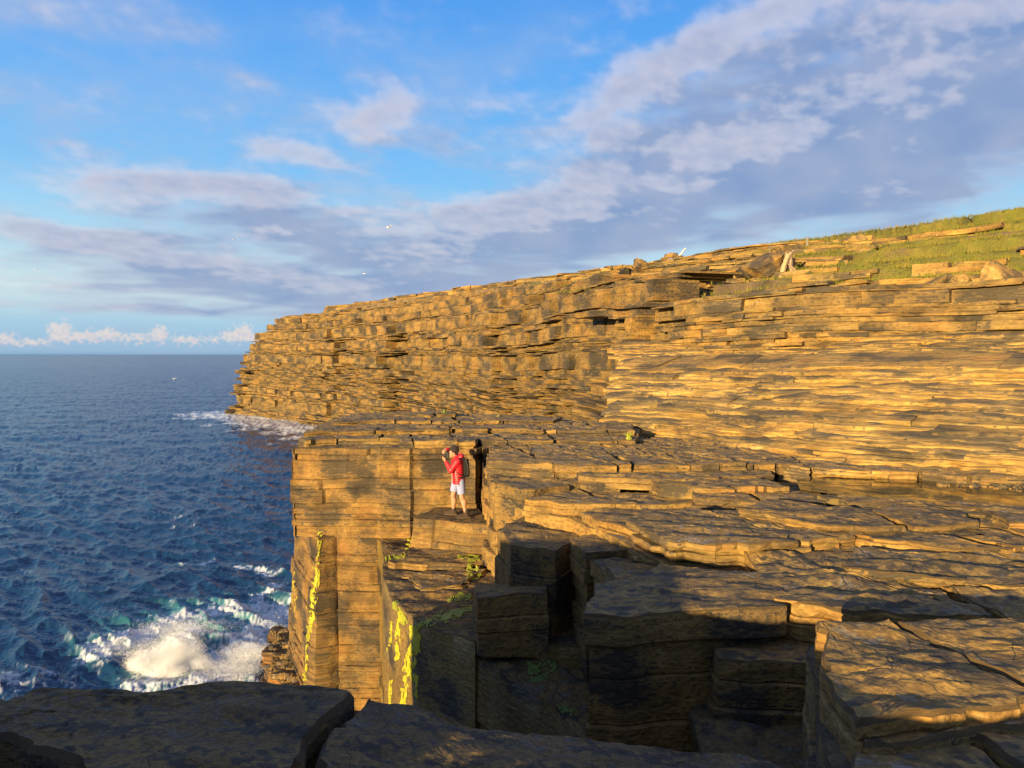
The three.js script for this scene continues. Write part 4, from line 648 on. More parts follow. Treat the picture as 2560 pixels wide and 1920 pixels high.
// the photographer: stands side-on on the ledge, facing the sea on the left, camera held upright to the eye
{
  const person = new THREE.Group(); person.name = 'person'; scene.add(person);
  const foot = onLevel(1146, 1290, -3.945);
  person.position.set(foot[0], EYE - 3.955, foot[1]);
  tag(person, 'person in red puffer jacket and pale shorts photographing the sea from the rock ledge', 'person');
  const skin = flat(0.33, 0.16, 0.09, 0.6), red = new THREE.MeshPhysicalMaterial({ color: new THREE.Color().setRGB(0.42, 0.006, 0.013), roughness: 0.55, sheen: 0.3, sheenColor: new THREE.Color(0.6, 0.1, 0.1) }), pale = flat(0.21, 0.235, 0.40, 0.85), hairM = flat(0.018, 0.009, 0.005, 0.9), bootM = flat(0.034, 0.019, 0.010, 0.85), soleM = flat(0.07, 0.045, 0.026, 0.9), black = flat(0.004, 0.004, 0.0045, 0.6), sock = flat(0.03, 0.03, 0.03, 0.9), strapM = flat(0.06, 0.042, 0.024, 0.8), zipM = flat(0.75, 0.5, 0.45, 0.4);
  const J = {   // joints: x towards the right of the picture, y up, z towards the viewer
    hipR: [-0.055, 0.88, -0.085], hipL: [0.055, 0.88, 0.085], kneeR: [-0.135, 0.50, -0.10], kneeL: [0.095, 0.485, 0.11], ankR: [-0.125, 0.105, -0.11], ankL: [0.20, 0.085, 0.15],
    pelvis: [0.0, 0.93, 0], waist: [0.015, 1.08, 0], chest: [0.0, 1.27, 0], neck: [-0.045, 1.44, 0], head: [-0.125, 1.565, 0.0], shL: [-0.005, 1.385, 0.175], shR: [-0.02, 1.385, -0.175],
    elL: [-0.16, 1.165, 0.215], wrL: [-0.305, 1.375, 0.085], elR: [-0.155, 1.58, -0.36], wrR: [-0.325, 1.635, -0.135],
  };
  const legs = smin(0.02, capsule(J.hipR, J.kneeR, 0.09, 0.062), capsule(J.kneeR, J.ankR, 0.06, 0.042), ball([J.kneeR[0] + 0.025, 0.36, J.kneeR[2]], 0.06, 0.12, 0.058), capsule(J.hipL, J.kneeL, 0.09, 0.062), capsule(J.kneeL, J.ankL, 0.06, 0.042), ball([J.kneeL[0] + 0.06, 0.35, J.kneeL[2] + 0.01], 0.06, 0.12, 0.058), ball(J.pelvis, 0.12, 0.12, 0.16));
  const torso = smin(0.05, ball([0.01, 1.0, 0], 0.10, 0.14, 0.14), ball(J.chest, 0.11, 0.2, 0.17), capsule(J.chest, J.neck, 0.08, 0.055), capsule(J.neck, J.head, 0.052, 0.05));
  const arms = smin(0.02, capsule(J.shL, J.elL, 0.05, 0.04), capsule(J.elL, J.wrL, 0.04, 0.028), capsule(J.shR, J.elR, 0.05, 0.04), capsule(J.elR, J.wrR, 0.04, 0.028));
  const body = surfaceNet([-0.4, 0.03, -0.45], [0.34, 1.5, 0.32], 0.014, smin(0.03, legs, torso, arms));
  // head with brow, nose, lips, chin and ears; it faces left
  const hc = J.head, P = (x, y, z) => [hc[0] + x, hc[1] + y, hc[2] + z];
  const headF = smin(0.022, ball(P(0.02, 0.03, 0), 0.094, 0.098, 0.076), ball(P(-0.03, -0.03, 0), 0.062, 0.085, 0.058), ball(P(-0.05, -0.088, 0), 0.034, 0.028, 0.034), capsule(P(-0.085, 0.012, 0), P(-0.112, -0.028, 0), 0.010, 0.015), capsule(P(-0.076, 0.032, 0.03), P(-0.076, 0.032, -0.03), 0.014, 0.014), capsule(P(-0.084, -0.064, 0.018), P(-0.084, -0.064, -0.018), 0.011, 0.011));
  const ear = (s) => ball(P(0.025, -0.005, s * 0.079), 0.026, 0.036, 0.012);
  const headG = surfaceNet(P(-0.15, -0.15, -0.11), P(0.14, 0.15, 0.11), 0.006, smin(0.008, headF, ear(1), ear(-1), capsule(P(0.03, -0.05, 0), J.neck, 0.05, 0.055)));
  // hands: a palm, four fingers curled round the camera and a thumb
  function hand(w, dir, up, side) {   // dir: along the palm, up: back of the hand outwards, side: towards the thumb
    const at = (a, b, c) => [w[0] + dir[0] * a + up[0] * b + side[0] * c, w[1] + dir[1] * a + up[1] * b + side[1] * c, w[2] + dir[2] * a + up[2] * b + side[2] * c], fs = [capsule(at(0, 0, 0), at(0.075, 0.004, 0), 0.026, 0.024), capsule(at(0.03, 0, 0.02), at(0.075, 0, 0.028), 0.018, 0.015), capsule(at(0.03, 0, -0.02), at(0.072, 0, -0.03), 0.018, 0.014)];
    [[0.030, 0.040, 0.9], [0.010, 0.046, 1], [-0.011, 0.043, 0.95], [-0.031, 0.034, 0.8]].forEach(([c, l, q]) => { const a = at(0.075, 0, c), b = at(0.075 + l, -0.012, c), e = at(0.075 + l * 1.15, -0.012 - 0.03 * q, c); fs.push(smin(0.004, capsule(a, b, 0.0098, 0.009), capsule(b, e, 0.009, 0.0078))); });
    fs.push(smin(0.006, capsule(at(0.02, -0.004, 0.028), at(0.055, -0.018, 0.05), 0.014, 0.011), capsule(at(0.055, -0.018, 0.05), at(0.08, -0.034, 0.048), 0.0108, 0.0088)));
    const c = at(0.06, -0.01, 0); return surfaceNet([c[0] - 0.12, c[1] - 0.12, c[2] - 0.12], [c[0] + 0.12, c[1] + 0.12, c[2] + 0.12], 0.004, smin(0.006, ...fs));
  }
  const nrm = (v) => { const l = Math.hypot(...v); return v.map((x) => x / l); };
  const hl = hand(J.wrL, nrm([-0.55, 0.6, -0.15]), nrm([-0.55, -0.55, 0.6]), nrm([0.3, 0.35, 0.9]));
  const hr = hand(J.wrR, nrm([-0.5, -0.55, 0.65]), nrm([-0.5, 0.8, 0.2]), nrm([0.75, -0.2, 0.5]));
  const bodyMesh = place(new THREE.Mesh(mergeGeometries([body, headG, hl, hr]), skin), 'body', person);
  const add = (name, g, m) => place(new THREE.Mesh(g, m), name, person);
  // curly hair
  const curls = []; { const r = mulberry(5); for (let i = 0; i < 130; i++) { const a = r() * 6.28, e = r() * 1.7 - 0.25, c = P(0.028 + 0.098 * Math.cos(a) * Math.cos(e), 0.056 + 0.100 * Math.sin(e), 0.090 * Math.sin(a) * Math.cos(e)); if (c[0] < hc[0] - 0.045 && c[1] < hc[1] + 0.075) continue; curls.push(ball(c, 0.02 + 0.014 * r(), 0.02 + 0.014 * r(), 0.02 + 0.014 * r())); } }
  add('hair', surfaceNet(P(-0.16, -0.13, -0.15), P(0.19, 0.22, 0.15), 0.007, smin(0.006, ball(P(0.045, 0.045, 0), 0.085, 0.09, 0.082), ...curls)), hairM);
  // jacket with quilted rings, hood folded on the back
  const tube = (a, b, ra, rb, n) => { const c = capsule(a, b, ra, rb), e = [b[0] - a[0], b[1] - a[1], b[2] - a[2]], l2 = e[0] ** 2 + e[1] ** 2 + e[2] ** 2; return (x, y, z) => { const t = clamp(((x - a[0]) * e[0] + (y - a[1]) * e[1] + (z - a[2]) * e[2]) / l2); return c(x, y, z) + 0.006 * Math.abs(Math.cos(t * Math.PI * n)) ** 0.5 * 0 - 0.007 * Math.abs(Math.sin(t * Math.PI * n)); }; };
  const trunk = (x, y, z) => { const t = clamp((y - 0.80) / 0.62), rx = lerp(0.155, 0.150, Math.sin(t * 2.6)), rz = lerp(0.190, 0.205, Math.sin(t * 1.9)), cx = lerp(0.012, -0.012, t); const q = (Math.hypot((x - cx) / rx, z / rz) - 1) * Math.min(rx, rz); return Math.max(q - 0.008 * Math.abs(Math.sin(y * Math.PI / 0.055)), 0.815 - y, y - 1.40); };
  const jacket = smin(0.035, trunk, ball([-0.015, 1.36, 0], 0.125, 0.085, 0.2), tube(J.shL, J.elL, 0.074, 0.062, 5), tube(J.elL, [-0.285, 1.345, 0.105], 0.062, 0.042, 5), tube(J.shR, J.elR, 0.074, 0.062, 5), tube(J.elR, [-0.30, 1.63, -0.16], 0.062, 0.042, 5), capsule([-0.05, 1.43, 0.05], [-0.05, 1.43, -0.05], 0.072, 0.072), ball([0.07, 1.475, 0], 0.075, 0.085, 0.11));
  add('jacket', surfaceNet([-0.42, 0.78, -0.47], [0.24, 1.70, 0.33], 0.010, jacket), red);
  add('zip', new THREE.TubeGeometry(new THREE.CatmullRomCurve3([[-0.142, 0.83, 0.075], [-0.146, 1.0, 0.075], [-0.152, 1.2, 0.07], [-0.142, 1.36, 0.06]].map((p) => new THREE.Vector3(...p))), 16, 0.005, 5), zipM);
  add('pocket_zip', new THREE.TubeGeometry(new THREE.CatmullRomCurve3([[-0.03, 0.93, 0.198], [-0.045, 1.05, 0.204], [-0.05, 1.14, 0.206]].map((p) => new THREE.Vector3(...p))), 12, 0.004, 5), zipM);
  // shorts
  const shortLeg = (h, k, to) => { const b = h.map((v, i) => lerp(v, k[i], to)); const c = capsule(h, b, 0.108, 0.100); const d = [k[0] - h[0], k[1] - h[1], k[2] - h[2]], l = Math.hypot(...d); return (x, y, z) => Math.max(c(x, y, z), ((x - b[0]) * d[0] + (y - b[1]) * d[1] + (z - b[2]) * d[2]) / l); };
  add('shorts', surfaceNet([-0.28, 0.5, -0.24], [0.26, 1.0, 0.27], 0.010, smin(0.03, ball([0, 0.86, 0], 0.128, 0.09, 0.165), shortLeg(J.hipR, J.kneeR, 0.72), shortLeg(J.hipL, J.kneeL, 0.78))), pale);
  // boots with socks and soles
  for (const [an, dx, dz, name] of [[J.ankR, -0.19, -0.01], [J.ankL, -0.17, 0.05]]) {
    const y0 = an[1] - 0.085, heel = [an[0] + 0.035, y0 + 0.05, an[2] - dz * 0.2], toe = [an[0] + dx, y0 + 0.045, an[2] + dz];
    const b = surfaceNet([an[0] - 0.3, y0 - 0.03, an[2] - 0.14], [an[0] + 0.14, y0 + 0.22, an[2] + 0.16], 0.008, (x, y, z) => Math.max(smin(0.03, capsule(heel, toe, 0.052, 0.042), capsule([an[0] + 0.008, y0 + 0.05, an[2]], [an[0] + 0.004, y0 + 0.155, an[2]], 0.056, 0.05), capsule([an[0] - 0.03, y0 + 0.085, an[2]], [an[0] + dx * 0.7, y0 + 0.06, an[2] + dz * 0.7], 0.042, 0.036))(x, y, z), y0 + 0.022 - y, y - (y0 + 0.165)));
    const boot = add('boot', b, bootM);
    const sole = new THREE.Shape(); const dir = Math.atan2(dz * 1.2, dx - 0.035), L = Math.hypot(dx - 0.035, dz * 1.2); sole.moveTo(-0.05, 0.05); sole.quadraticCurveTo(L * 0.5, 0.04, L + 0.035, 0.042); sole.quadraticCurveTo(L + 0.055, 0, L + 0.035, -0.042); sole.quadraticCurveTo(L * 0.5, -0.04, -0.05, -0.05); sole.quadraticCurveTo(-0.07, 0, -0.05, 0.05);
    const sg = new THREE.ExtrudeGeometry(sole, { depth: 0.022, bevelEnabled: true, bevelSize: 0.004, bevelThickness: 0.004, bevelSegments: 1 }); sg.rotateX(-Math.PI / 2); sg.rotateY(-dir); sg.translate(heel[0], y0 + 0.002, heel[2]);
    const so = place(new THREE.Mesh(sg, soleM), 'sole', boot);
    add('sock', surfaceNet([an[0] - 0.08, y0 + 0.12, an[2] - 0.08], [an[0] + 0.09, y0 + 0.23, an[2] + 0.08], 0.007, (x, y, z) => Math.max(capsule([an[0] + 0.004, y0 + 0.12, an[2]], [an[0], y0 + 0.24, an[2]], 0.046, 0.044)(x, y, z), y - (y0 + 0.20), y0 + 0.14 - y)), sock);
  }
  // the camera, held upright in both hands
  const cam = new THREE.Group(); cam.name = 'camera'; scene.add(cam); cam.position.copy(person.position).add(new THREE.Vector3(-0.335, 1.505, 0.0));
  tag(cam, 'black camera with lens held to the face of the person in red', 'camera');
  const cpart = (name, g, x, y, z, m = black) => { g.translate(x, y, z); return place(new THREE.Mesh(g, m), name, cam); };
  const rb = (w, h, d) => { const s = new THREE.Shape(), r = 0.012; s.moveTo(-w / 2 + r, -h / 2); s.lineTo(w / 2 - r, -h / 2); s.quadraticCurveTo(w / 2, -h / 2, w / 2, -h / 2 + r); s.lineTo(w / 2, h / 2 - r); s.quadraticCurveTo(w / 2, h / 2, w / 2 - r, h / 2); s.lineTo(-w / 2 + r, h / 2); s.quadraticCurveTo(-w / 2, h / 2, -w / 2, h / 2 - r); s.lineTo(-w / 2, -h / 2 + r); s.quadraticCurveTo(-w / 2, -h / 2, -w / 2 + r, -h / 2); const g = new THREE.ExtrudeGeometry(s, { depth: d, bevelEnabled: true, bevelSize: 0.004, bevelThickness: 0.004, bevelSegments: 2 }); g.translate(0, 0, -d / 2); return g; };
  cpart('camera_body', rb(0.062, 0.135, 0.085), 0.075, 0.01, 0.01);
  cpart('grip', rb(0.05, 0.045, 0.075), 0.055, 0.07, 0.01);
  cpart('viewfinder', rb(0.04, 0.055, 0.035), 0.085, 0.005, -0.055);
  const lensPts = [[0, 0], [0.036, 0], [0.036, 0.03], [0.031, 0.034], [0.031, 0.075], [0.037, 0.08], [0.039, 0.115], [0.032, 0.116], [0.028, 0.105], [0, 0.102]].map((p) => new THREE.Vector2(...p)), lens = new THREE.LatheGeometry(lensPts, 24); lens.rotateZ(Math.PI / 2);
  cpart('lens', lens, 0.046, -0.005, 0.01);
  // the rucksack on the back
  const bag = new THREE.Group(); bag.name = 'rucksack'; scene.add(bag); bag.position.copy(person.position); tag(bag, 'dark rucksack on the back of the person in red', 'rucksack');
  const bm = flat(0.0035, 0.0032, 0.003, 0.95);
  const bagF = smin(0.03, (x, y, z) => { const qx = Math.abs(x - 0.195 - 0.03 * (1.2 - y)) - 0.03, qy = Math.abs(y - 1.19) - 0.18, qz = Math.abs(z) - 0.09; return Math.hypot(Math.max(qx, 0), Math.max(qy, 0), Math.max(qz, 0)) - 0.035; }, ball([0.235, 1.10, 0], 0.045, 0.11, 0.09));
  place(new THREE.Mesh(surfaceNet([0.08, 0.92, -0.2], [0.36, 1.48, 0.2], 0.010, bagF), bm), 'pack', bag);
  const strap = (name, pts, r, m) => place(new THREE.Mesh(new THREE.TubeGeometry(new THREE.CatmullRomCurve3(pts.map((p) => new THREE.Vector3(...p))), 24, r, 6), m), name, bag);
  strap('shoulder_strap', [[0.16, 1.42, 0.10], [0.06, 1.455, 0.11], [-0.06, 1.40, 0.13], [-0.075, 1.25, 0.17], [0.03, 1.08, 0.205], [0.16, 1.02, 0.14]], 0.014, bm);
  strap('shoulder_strap', [[0.16, 1.42, -0.10], [0.06, 1.455, -0.11], [-0.07, 1.38, -0.12], [-0.10, 1.2, -0.15], [0.03, 1.06, -0.18], [0.16, 1.0, -0.12]], 0.014, bm);
  strap('side_strap', [[0.18, 1.43, 0.12], [0.22, 1.34, 0.145], [0.245, 1.2, 0.15], [0.25, 1.06, 0.145]], 0.008, strapM);
  strap('hip_strap', [[0.17, 1.0, 0.14], [0.09, 0.985, 0.19], [0.03, 0.99, 0.207]], 0.018, bm);
  strap('hanging_strap', [[0.02, 1.0, 0.212], [0.025, 0.86, 0.205], [0.045, 0.74, 0.18], [0.065, 0.70, 0.178], [0.055, 0.665, 0.178], [0.04, 0.69, 0.18], [0.046, 0.745, 0.181]], 0.007, black);
}

// ---------- birds, loose rocks, driftwood, plants ----------
function gullAt(pos, yaw, span, bank, label, flying = true) {
  const g = new THREE.Group(); g.name = numbered('seagull'); scene.add(g); g.position.copy(pos); g.rotation.set(0, yaw, bank, 'YXZ'); tag(g, label, 'seagull', flying ? 'gulls in flight' : 'gulls resting on the cliff');
  const wm = flat(0.7, 0.7, 0.7, 0.7), gm = flat(0.35, 0.37, 0.4, 0.7), dm = flat(0.04, 0.04, 0.045, 0.7), ym = flat(0.6, 0.4, 0.05, 0.6), s = span;
  const body = new THREE.LatheGeometry([[0, -0.24], [0.02, -0.22], [0.045, -0.12], [0.062, 0], [0.052, 0.11], [0.036, 0.15], [0.036, 0.185], [0.02, 0.212], [0, 0.218]].map(([r, y]) => new THREE.Vector2(r * s, y * s)), 10); body.rotateZ(Math.PI / 2);
  place(new THREE.Mesh(body, wm), 'body', g);
  const beak = new THREE.ConeGeometry(0.010 * s, 0.05 * s, 6); beak.rotateZ(Math.PI / 2); beak.translate(-0.238 * s, 0, 0); place(new THREE.Mesh(beak, ym), 'beak', g);
  const tail = new THREE.CylinderGeometry(0.02 * s, 0.07 * s, 0.11 * s, 8); tail.scale(1, 1, 0.9); tail.rotateZ(Math.PI / 2); tail.scale(1, 0.14, 1); tail.translate(0.25 * s, 0, 0); place(new THREE.Mesh(tail, wm), 'tail', g);
  for (const d of [-1, 1]) {
    const strip = (z0, z1, n, m, nm) => { const P = [], I = []; for (let i = 0; i <= n; i++) { const t = lerp(z0, z1, i / n), y = flying ? 0.02 + 0.10 * Math.sin(t * 2.0) - 0.05 * t * t : 0.03, c = (0.10 - 0.07 * t * t) * s, x = (-0.03 + 0.13 * t * t) * s; for (const [dx, dy] of [[-c * 0.5, 0], [0, 0.012 * s], [c * 0.5, 0], [0, -0.006 * s]]) P.push(x + dx, y * s + dy, d * (0.03 + t * 0.47) * s * (flying ? 1 : 0.15)); } for (let i = 0; i < n; i++) for (let k = 0; k < 4; k++) { const a = i * 4 + k, b = i * 4 + (k + 1) % 4; d > 0 ? I.push(a, b, b + 4, a, b + 4, a + 4) : I.push(a, b + 4, b, a, a + 4, b + 4); } const e = n * 4; I.push(e, e + 1, e + 2, e, e + 2, e + 3); const q = new THREE.BufferGeometry(); q.setAttribute('position', new THREE.BufferAttribute(new Float32Array(P), 3)); q.setIndex(I); q.computeVertexNormals(); return new THREE.Mesh(q, m); };
    const w = place(strip(0, 0.84, 8, gm), 'wing', g); place(strip(0.84, 1, 2, dm), 'wing_tip', w);
  }
  return g;
}
gullAt(atDepth(973, 567, 62), 0.5, 1.1, 0.5, 'largest white gull flying below the grey cloud above the headland');
gullAt(atDepth(584, 600, 120), 0.9, 1.0, -0.3, 'tiny gull flying high over the open sea, left of the headland');
gullAt(atDepth(88, 674, 130), 2.2, 1.2, 0.3, 'small dark gull flying low at the far left over the sea');
gullAt(atDepth(911, 684, 115), 0.2, 1.0, 0.2, 'tiny pale gull flying just above the headland skyline');
gullAt(atDepth(436, 947, 110), 1.0, 1.1, 0.4, 'small gull skimming the water in front of the headland');

let rockSeed = 700;
function boulder(name, pos, size, turn, label, group, o = {}) {   // angular broken stone: a displaced box cut by planes
  const seed = rockSeed++, r = mulberry(seed), g = new THREE.BoxGeometry(1, 1, 1, 6, 4, 6), p = g.attributes.position, cuts = []; for (let k = 0; k < 6; k++) { const a = r() * 6.28, e = (r() - 0.4) * 1.6, n = [Math.cos(a) * Math.cos(e), Math.sin(e), Math.sin(a) * Math.cos(e)]; cuts.push([n, 0.42 + r() * 0.16]); }
  const col = [], uv = []; const tint = o.tint ?? [0.9, 0.85, 0.78];
  for (let i = 0; i < p.count; i++) { let v = [p.getX(i), p.getY(i), p.getZ(i)]; for (const [n, d] of cuts) { const e = v[0] * n[0] + v[1] * n[1] + v[2] * n[2] - d; if (e > 0) v = v.map((c, k) => c - n[k] * e); } const q = 1 + 0.05 * n3(v[0] * 3 + seed, v[1] * 3, v[2] * 3); v = v.map((c, k) => c * q * size[k]); p.setXYZ(i, ...v); col.push(...stainColour(v[0] * 2 + seed, v[1] * 2, v[2] * 2, tint, 0.4)); uv.push(v[0] + v[2] * 0.6 + seed, v[1] + v[2] * 0.5); }
  g.setAttribute('color', new THREE.BufferAttribute(new Float32Array(col), 3)); g.setAttribute('uv', new THREE.BufferAttribute(new Float32Array(uv), 2));
  const ng = g.toNonIndexed(); ng.computeVertexNormals();
  const m = place(new THREE.Mesh(ng, o.mat ?? M.ledge), name); m.position.copy(pos); m.rotation.set(o.pitch ?? (r() - 0.5) * 0.3, turn, o.roll ?? (r() - 0.5) * 0.3); tag(m, label, 'rock', group); return m;
}
const onHill = (px, py, up = 0) => { let h = null; for (let k = 0; k < 90 && !h; k += 3) h = hitHill(px, py + k); h ??= atDepth(px, py, 60); h.y += up; return h; };
boulder('boulder', onHill(1912, 688, 0.45), [2.3, 0.8, 1.3], 0.3, 'large leaning brown slab on the grassy terrace below the skyline', null, { roll: 0.42 });
boulder('boulder', onHill(1880, 700, 0.3), [1.7, 0.6, 1.0], 0.2, 'dark slab lying in front of the leaning brown slab', null, { tint: [0.35, 0.35, 0.36], roll: 0.25 });
boulder('boulder', onHill(1535, 672, 0.1), [1.9, 0.35, 1.2], 0.1, 'flat capstone lying on the skyline ledge', null, { roll: 0.06 });
boulder('boulder', onHill(1562, 702, 0.2), [0.9, 1.0, 0.8], 0.2, 'dark upright block in a gap below the flat capstone', null, { tint: [0.16, 0.16, 0.17] });
boulder('boulder', onHill(1605, 675, 0.15), [1.5, 1.0, 1.2], 0.5, 'tilted pale block beside the dark gap on the skyline', null, { roll: -0.5 });
boulder('boulder', onHill(2498, 795, 0.15), [0.95, 0.7, 0.6], 0.3, 'pale pointed boulder at the right above the dark cliff band', null, { tint: [1.3, 1.2, 1.1], roll: -0.45 });
boulder('boulder', onHill(2340, 760, 0.15), [1.1, 0.22, 0.5], 0.2, 'thin slab propped at a slant on the upper cliff edge', null, { roll: 0.5 });
boulder('boulder', onHill(2405, 745, 0.15), [0.6, 0.4, 0.5], 0.6, 'small square rock right of the propped slab', null, { tint: [1.1, 1.05, 1.0] });
boulder('boulder', onHill(2110, 880, 0.1).setY(EYE + 0.55), [0.9, 0.3, 0.7], 0.2, 'flat loose slab lying on the bright bluff', null, {});
{ // rocks on the skyline under the posts and the pile with the pole
  const spots = [[1660, 646, 0.9], [1680, 640, 1.0], [1645, 652, 0.7], [1700, 644, 0.7], [1668, 636, 0.55]], r = mulberry(61);
  spots.forEach(([x, y, s], i) => boulder('pile_stone', onHill(x, y + 14, 0.12 + (y < 642 ? 0.28 : 0)), [s, s * 0.5, s * 0.8], r() * 3, 'broken stone in the heap beside the bleached pole', 'stones of the skyline heap'));
  [[1950, 622, 0.9], [1967, 617, 1.1], [1985, 616, 0.8], [2000, 619, 0.5], [1938, 627, 0.6], [2075, 604, 0.7], [2100, 600, 0.8], [2128, 596, 1.1], [2150, 593, 1.2], [2170, 592, 0.8]].forEach(([x, y, s], i) => boulder('skyline_stone', onHill(x, y + 12, 0.15), [s, s * 0.45, s * 0.7], r() * 3, i < 5 ? 'stone in the low heap left of the standing post' : 'pale stone scattered along the skyline right of the post', i < 5 ? 'low heap of stones' : 'stones along the skyline', i < 5 ? {} : { tint: [1.3, 1.2, 1.05] }));
}
function rod(name, a, b, r0, r1, mat, label, cat) { const d = b.clone().sub(a), L = d.length(), g = new THREE.CylinderGeometry(r1, r0, L, 8, 8), p = g.attributes.position; for (let i = 0; i < p.count; i++) { const y = p.getY(i); p.setX(i, p.getX(i) * (1 + 0.15 * n2(y * 3, i % 9)) + 0.03 * r0 * 8 * n2(y * 1.2, 5)); } g.computeVertexNormals(); const m = place(new THREE.Mesh(g, mat), name); m.position.copy(a).addScaledVector(d, 0.5); m.quaternion.setFromUnitVectors(new THREE.Vector3(0, 1, 0), d.normalize()); return tag(m, label, cat); }
{
  const wood = flat(0.62, 0.52, 0.40, 0.8), grey = flat(0.16, 0.15, 0.14, 0.85);
  const b = onHill(1690, 656); rod('driftwood_pole', b, b.clone().add(new THREE.Vector3(0.75 * b.z / -60, 1.15, 0)), 0.085, 0.07, wood, 'bleached pole leaning out of the stone heap on the skyline', 'pole');
  const p1 = onHill(2017, 622); rod('standing_post', p1, p1.clone().add(new THREE.Vector3(0.05, 0.85, 0)), 0.085, 0.07, grey, 'dark wooden post standing on the skyline', 'post');
  const p2 = onHill(1990, 622); rod('standing_post', p2, p2.clone().add(new THREE.Vector3(0, 0.6, 0)), 0.035, 0.03, grey, 'thin short stake left of the dark post', 'post');
  const p3 = onHill(1924, 634); rod('standing_post', p3, p3.clone().add(new THREE.Vector3(0, 0.55, 0)), 0.02, 0.02, grey, 'faint thin stake at the left end of the stones', 'post');
  // the splintered stump of drift timber
  const st = new THREE.Group(); st.name = 'drift_stump'; scene.add(st); st.position.copy(onHill(1968, 694)); st.scale.setScalar(0.6); tag(st, 'splintered stump of drift timber beside the leaning brown slab', 'stump');
  const limb = (pts, r, nm) => { const g = new THREE.TubeGeometry(new THREE.CatmullRomCurve3(pts.map((p) => new THREE.Vector3(...p))), 14, r, 7), p = g.attributes.position; for (let i = 0; i < p.count; i++) p.setXYZ(i, p.getX(i) + 0.05 * n3(p.getX(i) * 4, p.getY(i) * 4, i), p.getY(i), p.getZ(i) + 0.05 * n3(p.getX(i) * 4 + 9, p.getY(i) * 4, i)); g.computeVertexNormals(); place(new THREE.Mesh(g, nm === 'trunk' ? flat(0.33, 0.22, 0.12, 0.9) : flat(0.24, 0.17, 0.11, 0.9)), nm, st); };
  limb([[-0.55, -0.1, 0], [-0.25, 0.9, 0], [0.05, 1.9, 0.1]], 0.24, 'trunk'); limb([[0.55, -0.1, 0.1], [0.3, 0.9, 0], [0.25, 2.1, 0]], 0.17, 'root'); limb([[0.0, 1.2, 0], [0.3, 0.8, 0.2], [1.0, 0.2, 0.3]], 0.09, 'root'); limb([[0.1, 1.7, 0], [-0.15, 2.1, 0]], 0.12, 'root'); limb([[0.25, 1.9, 0], [0.5, 2.25, 0.1]], 0.08, 'root');
}
// shingle at the far end of the pool
{
  const r = mulberry(88), lab = 'sunlit pebble in the shingle at the end of the rock pool';
  for (let k = 0; k < 64; k++) { const t = r(), px = 2330 + 300 * Math.sqrt(t), py = 1206 + 26 * r() * t + 4; const [x, z] = onLevel(px, py, -2.5), s = 0.05 + 0.13 * r() * r(); boulder('pebble', new THREE.Vector3(x, EYE - 2.53, z), [s * 1.4, s * 0.7, s], r() * 6, lab, 'pebbles by the pool', { tint: r() < 0.4 ? [1.3, 1.25, 1.2] : [0.7, 0.68, 0.66] }); }
  [[2425, 1152], [2432, 1160], [2445, 1164], [2410, 1163], [2455, 1158]].forEach(([px, py], k) => { const [x, z] = onLevel(px, py + 8, -2.35); boulder('beach_stone', new THREE.Vector3(x, EYE - 2.25, z), [0.28 - k * 0.03, 0.14, 0.22], k, 'stone in the little heap at the foot of the yellow bluff', 'stones at the foot of the bluff', {}); });
}
// plants
function tuft(pos, h, n, label, col) {
  const r = mulberry((pos.x * 1000) | 0), P = []; for (let k = 0; k < n; k++) { const a = r() * 6.28, l = h * (0.5 + 0.5 * r()), b = 0.5 * r(), w = 0.012 + h * 0.03, dx = Math.cos(a), dz = Math.sin(a), ox = (r() - 0.5) * h * 0.5, oz = (r() - 0.5) * h * 0.5, m = [ox + dx * l * b * 0.4, l * 0.6, oz + dz * l * b * 0.4], t = [ox + dx * l * b, l, oz + dz * l * b]; P.push(ox - dz * w, 0, oz + dx * w, ox + dz * w, 0, oz - dx * w, ...m, m[0] - dz * w, m[1], m[2] + dx * w, m[0] + dz * w, m[1], m[2] - dx * w, ...t); }
  const g = new THREE.BufferGeometry(); g.setAttribute('position', new THREE.BufferAttribute(new Float32Array(P), 3)); g.computeVertexNormals();
  const m = place(new THREE.Mesh(g, new THREE.MeshPhysicalMaterial({ color: new THREE.Color().setRGB(...col), roughness: 0.9, side: THREE.DoubleSide })), 'grass_tuft'); m.position.copy(pos); tag(m, label, 'plant'); return m;
}
{ const [x, z] = onLevel(1572, 1098, -2.25); tuft(new THREE.Vector3(x, EYE - 2.27, z), 0.22, 70, 'yellow green grass tuft growing on the flat bench', [0.30, 0.32, 0.03]); const [a, b] = onLevel(1112, 1040, -2.0); tuft(new THREE.Vector3(a, EYE - 2.05, b), 0.3, 26, 'small plant at the far edge of the bench', [0.16, 0.2, 0.03]); const [c, d] = onLevel(1245, 1045, -2.05); tuft(new THREE.Vector3(c, EYE - 2.1, d), 0.2, 40, 'low yellowish plants along the far bench edge', [0.3, 0.28, 0.06]); }

// bright green algae where water seeps down the walls: small wet fronds in strips
scene.updateMatrixWorld(true);
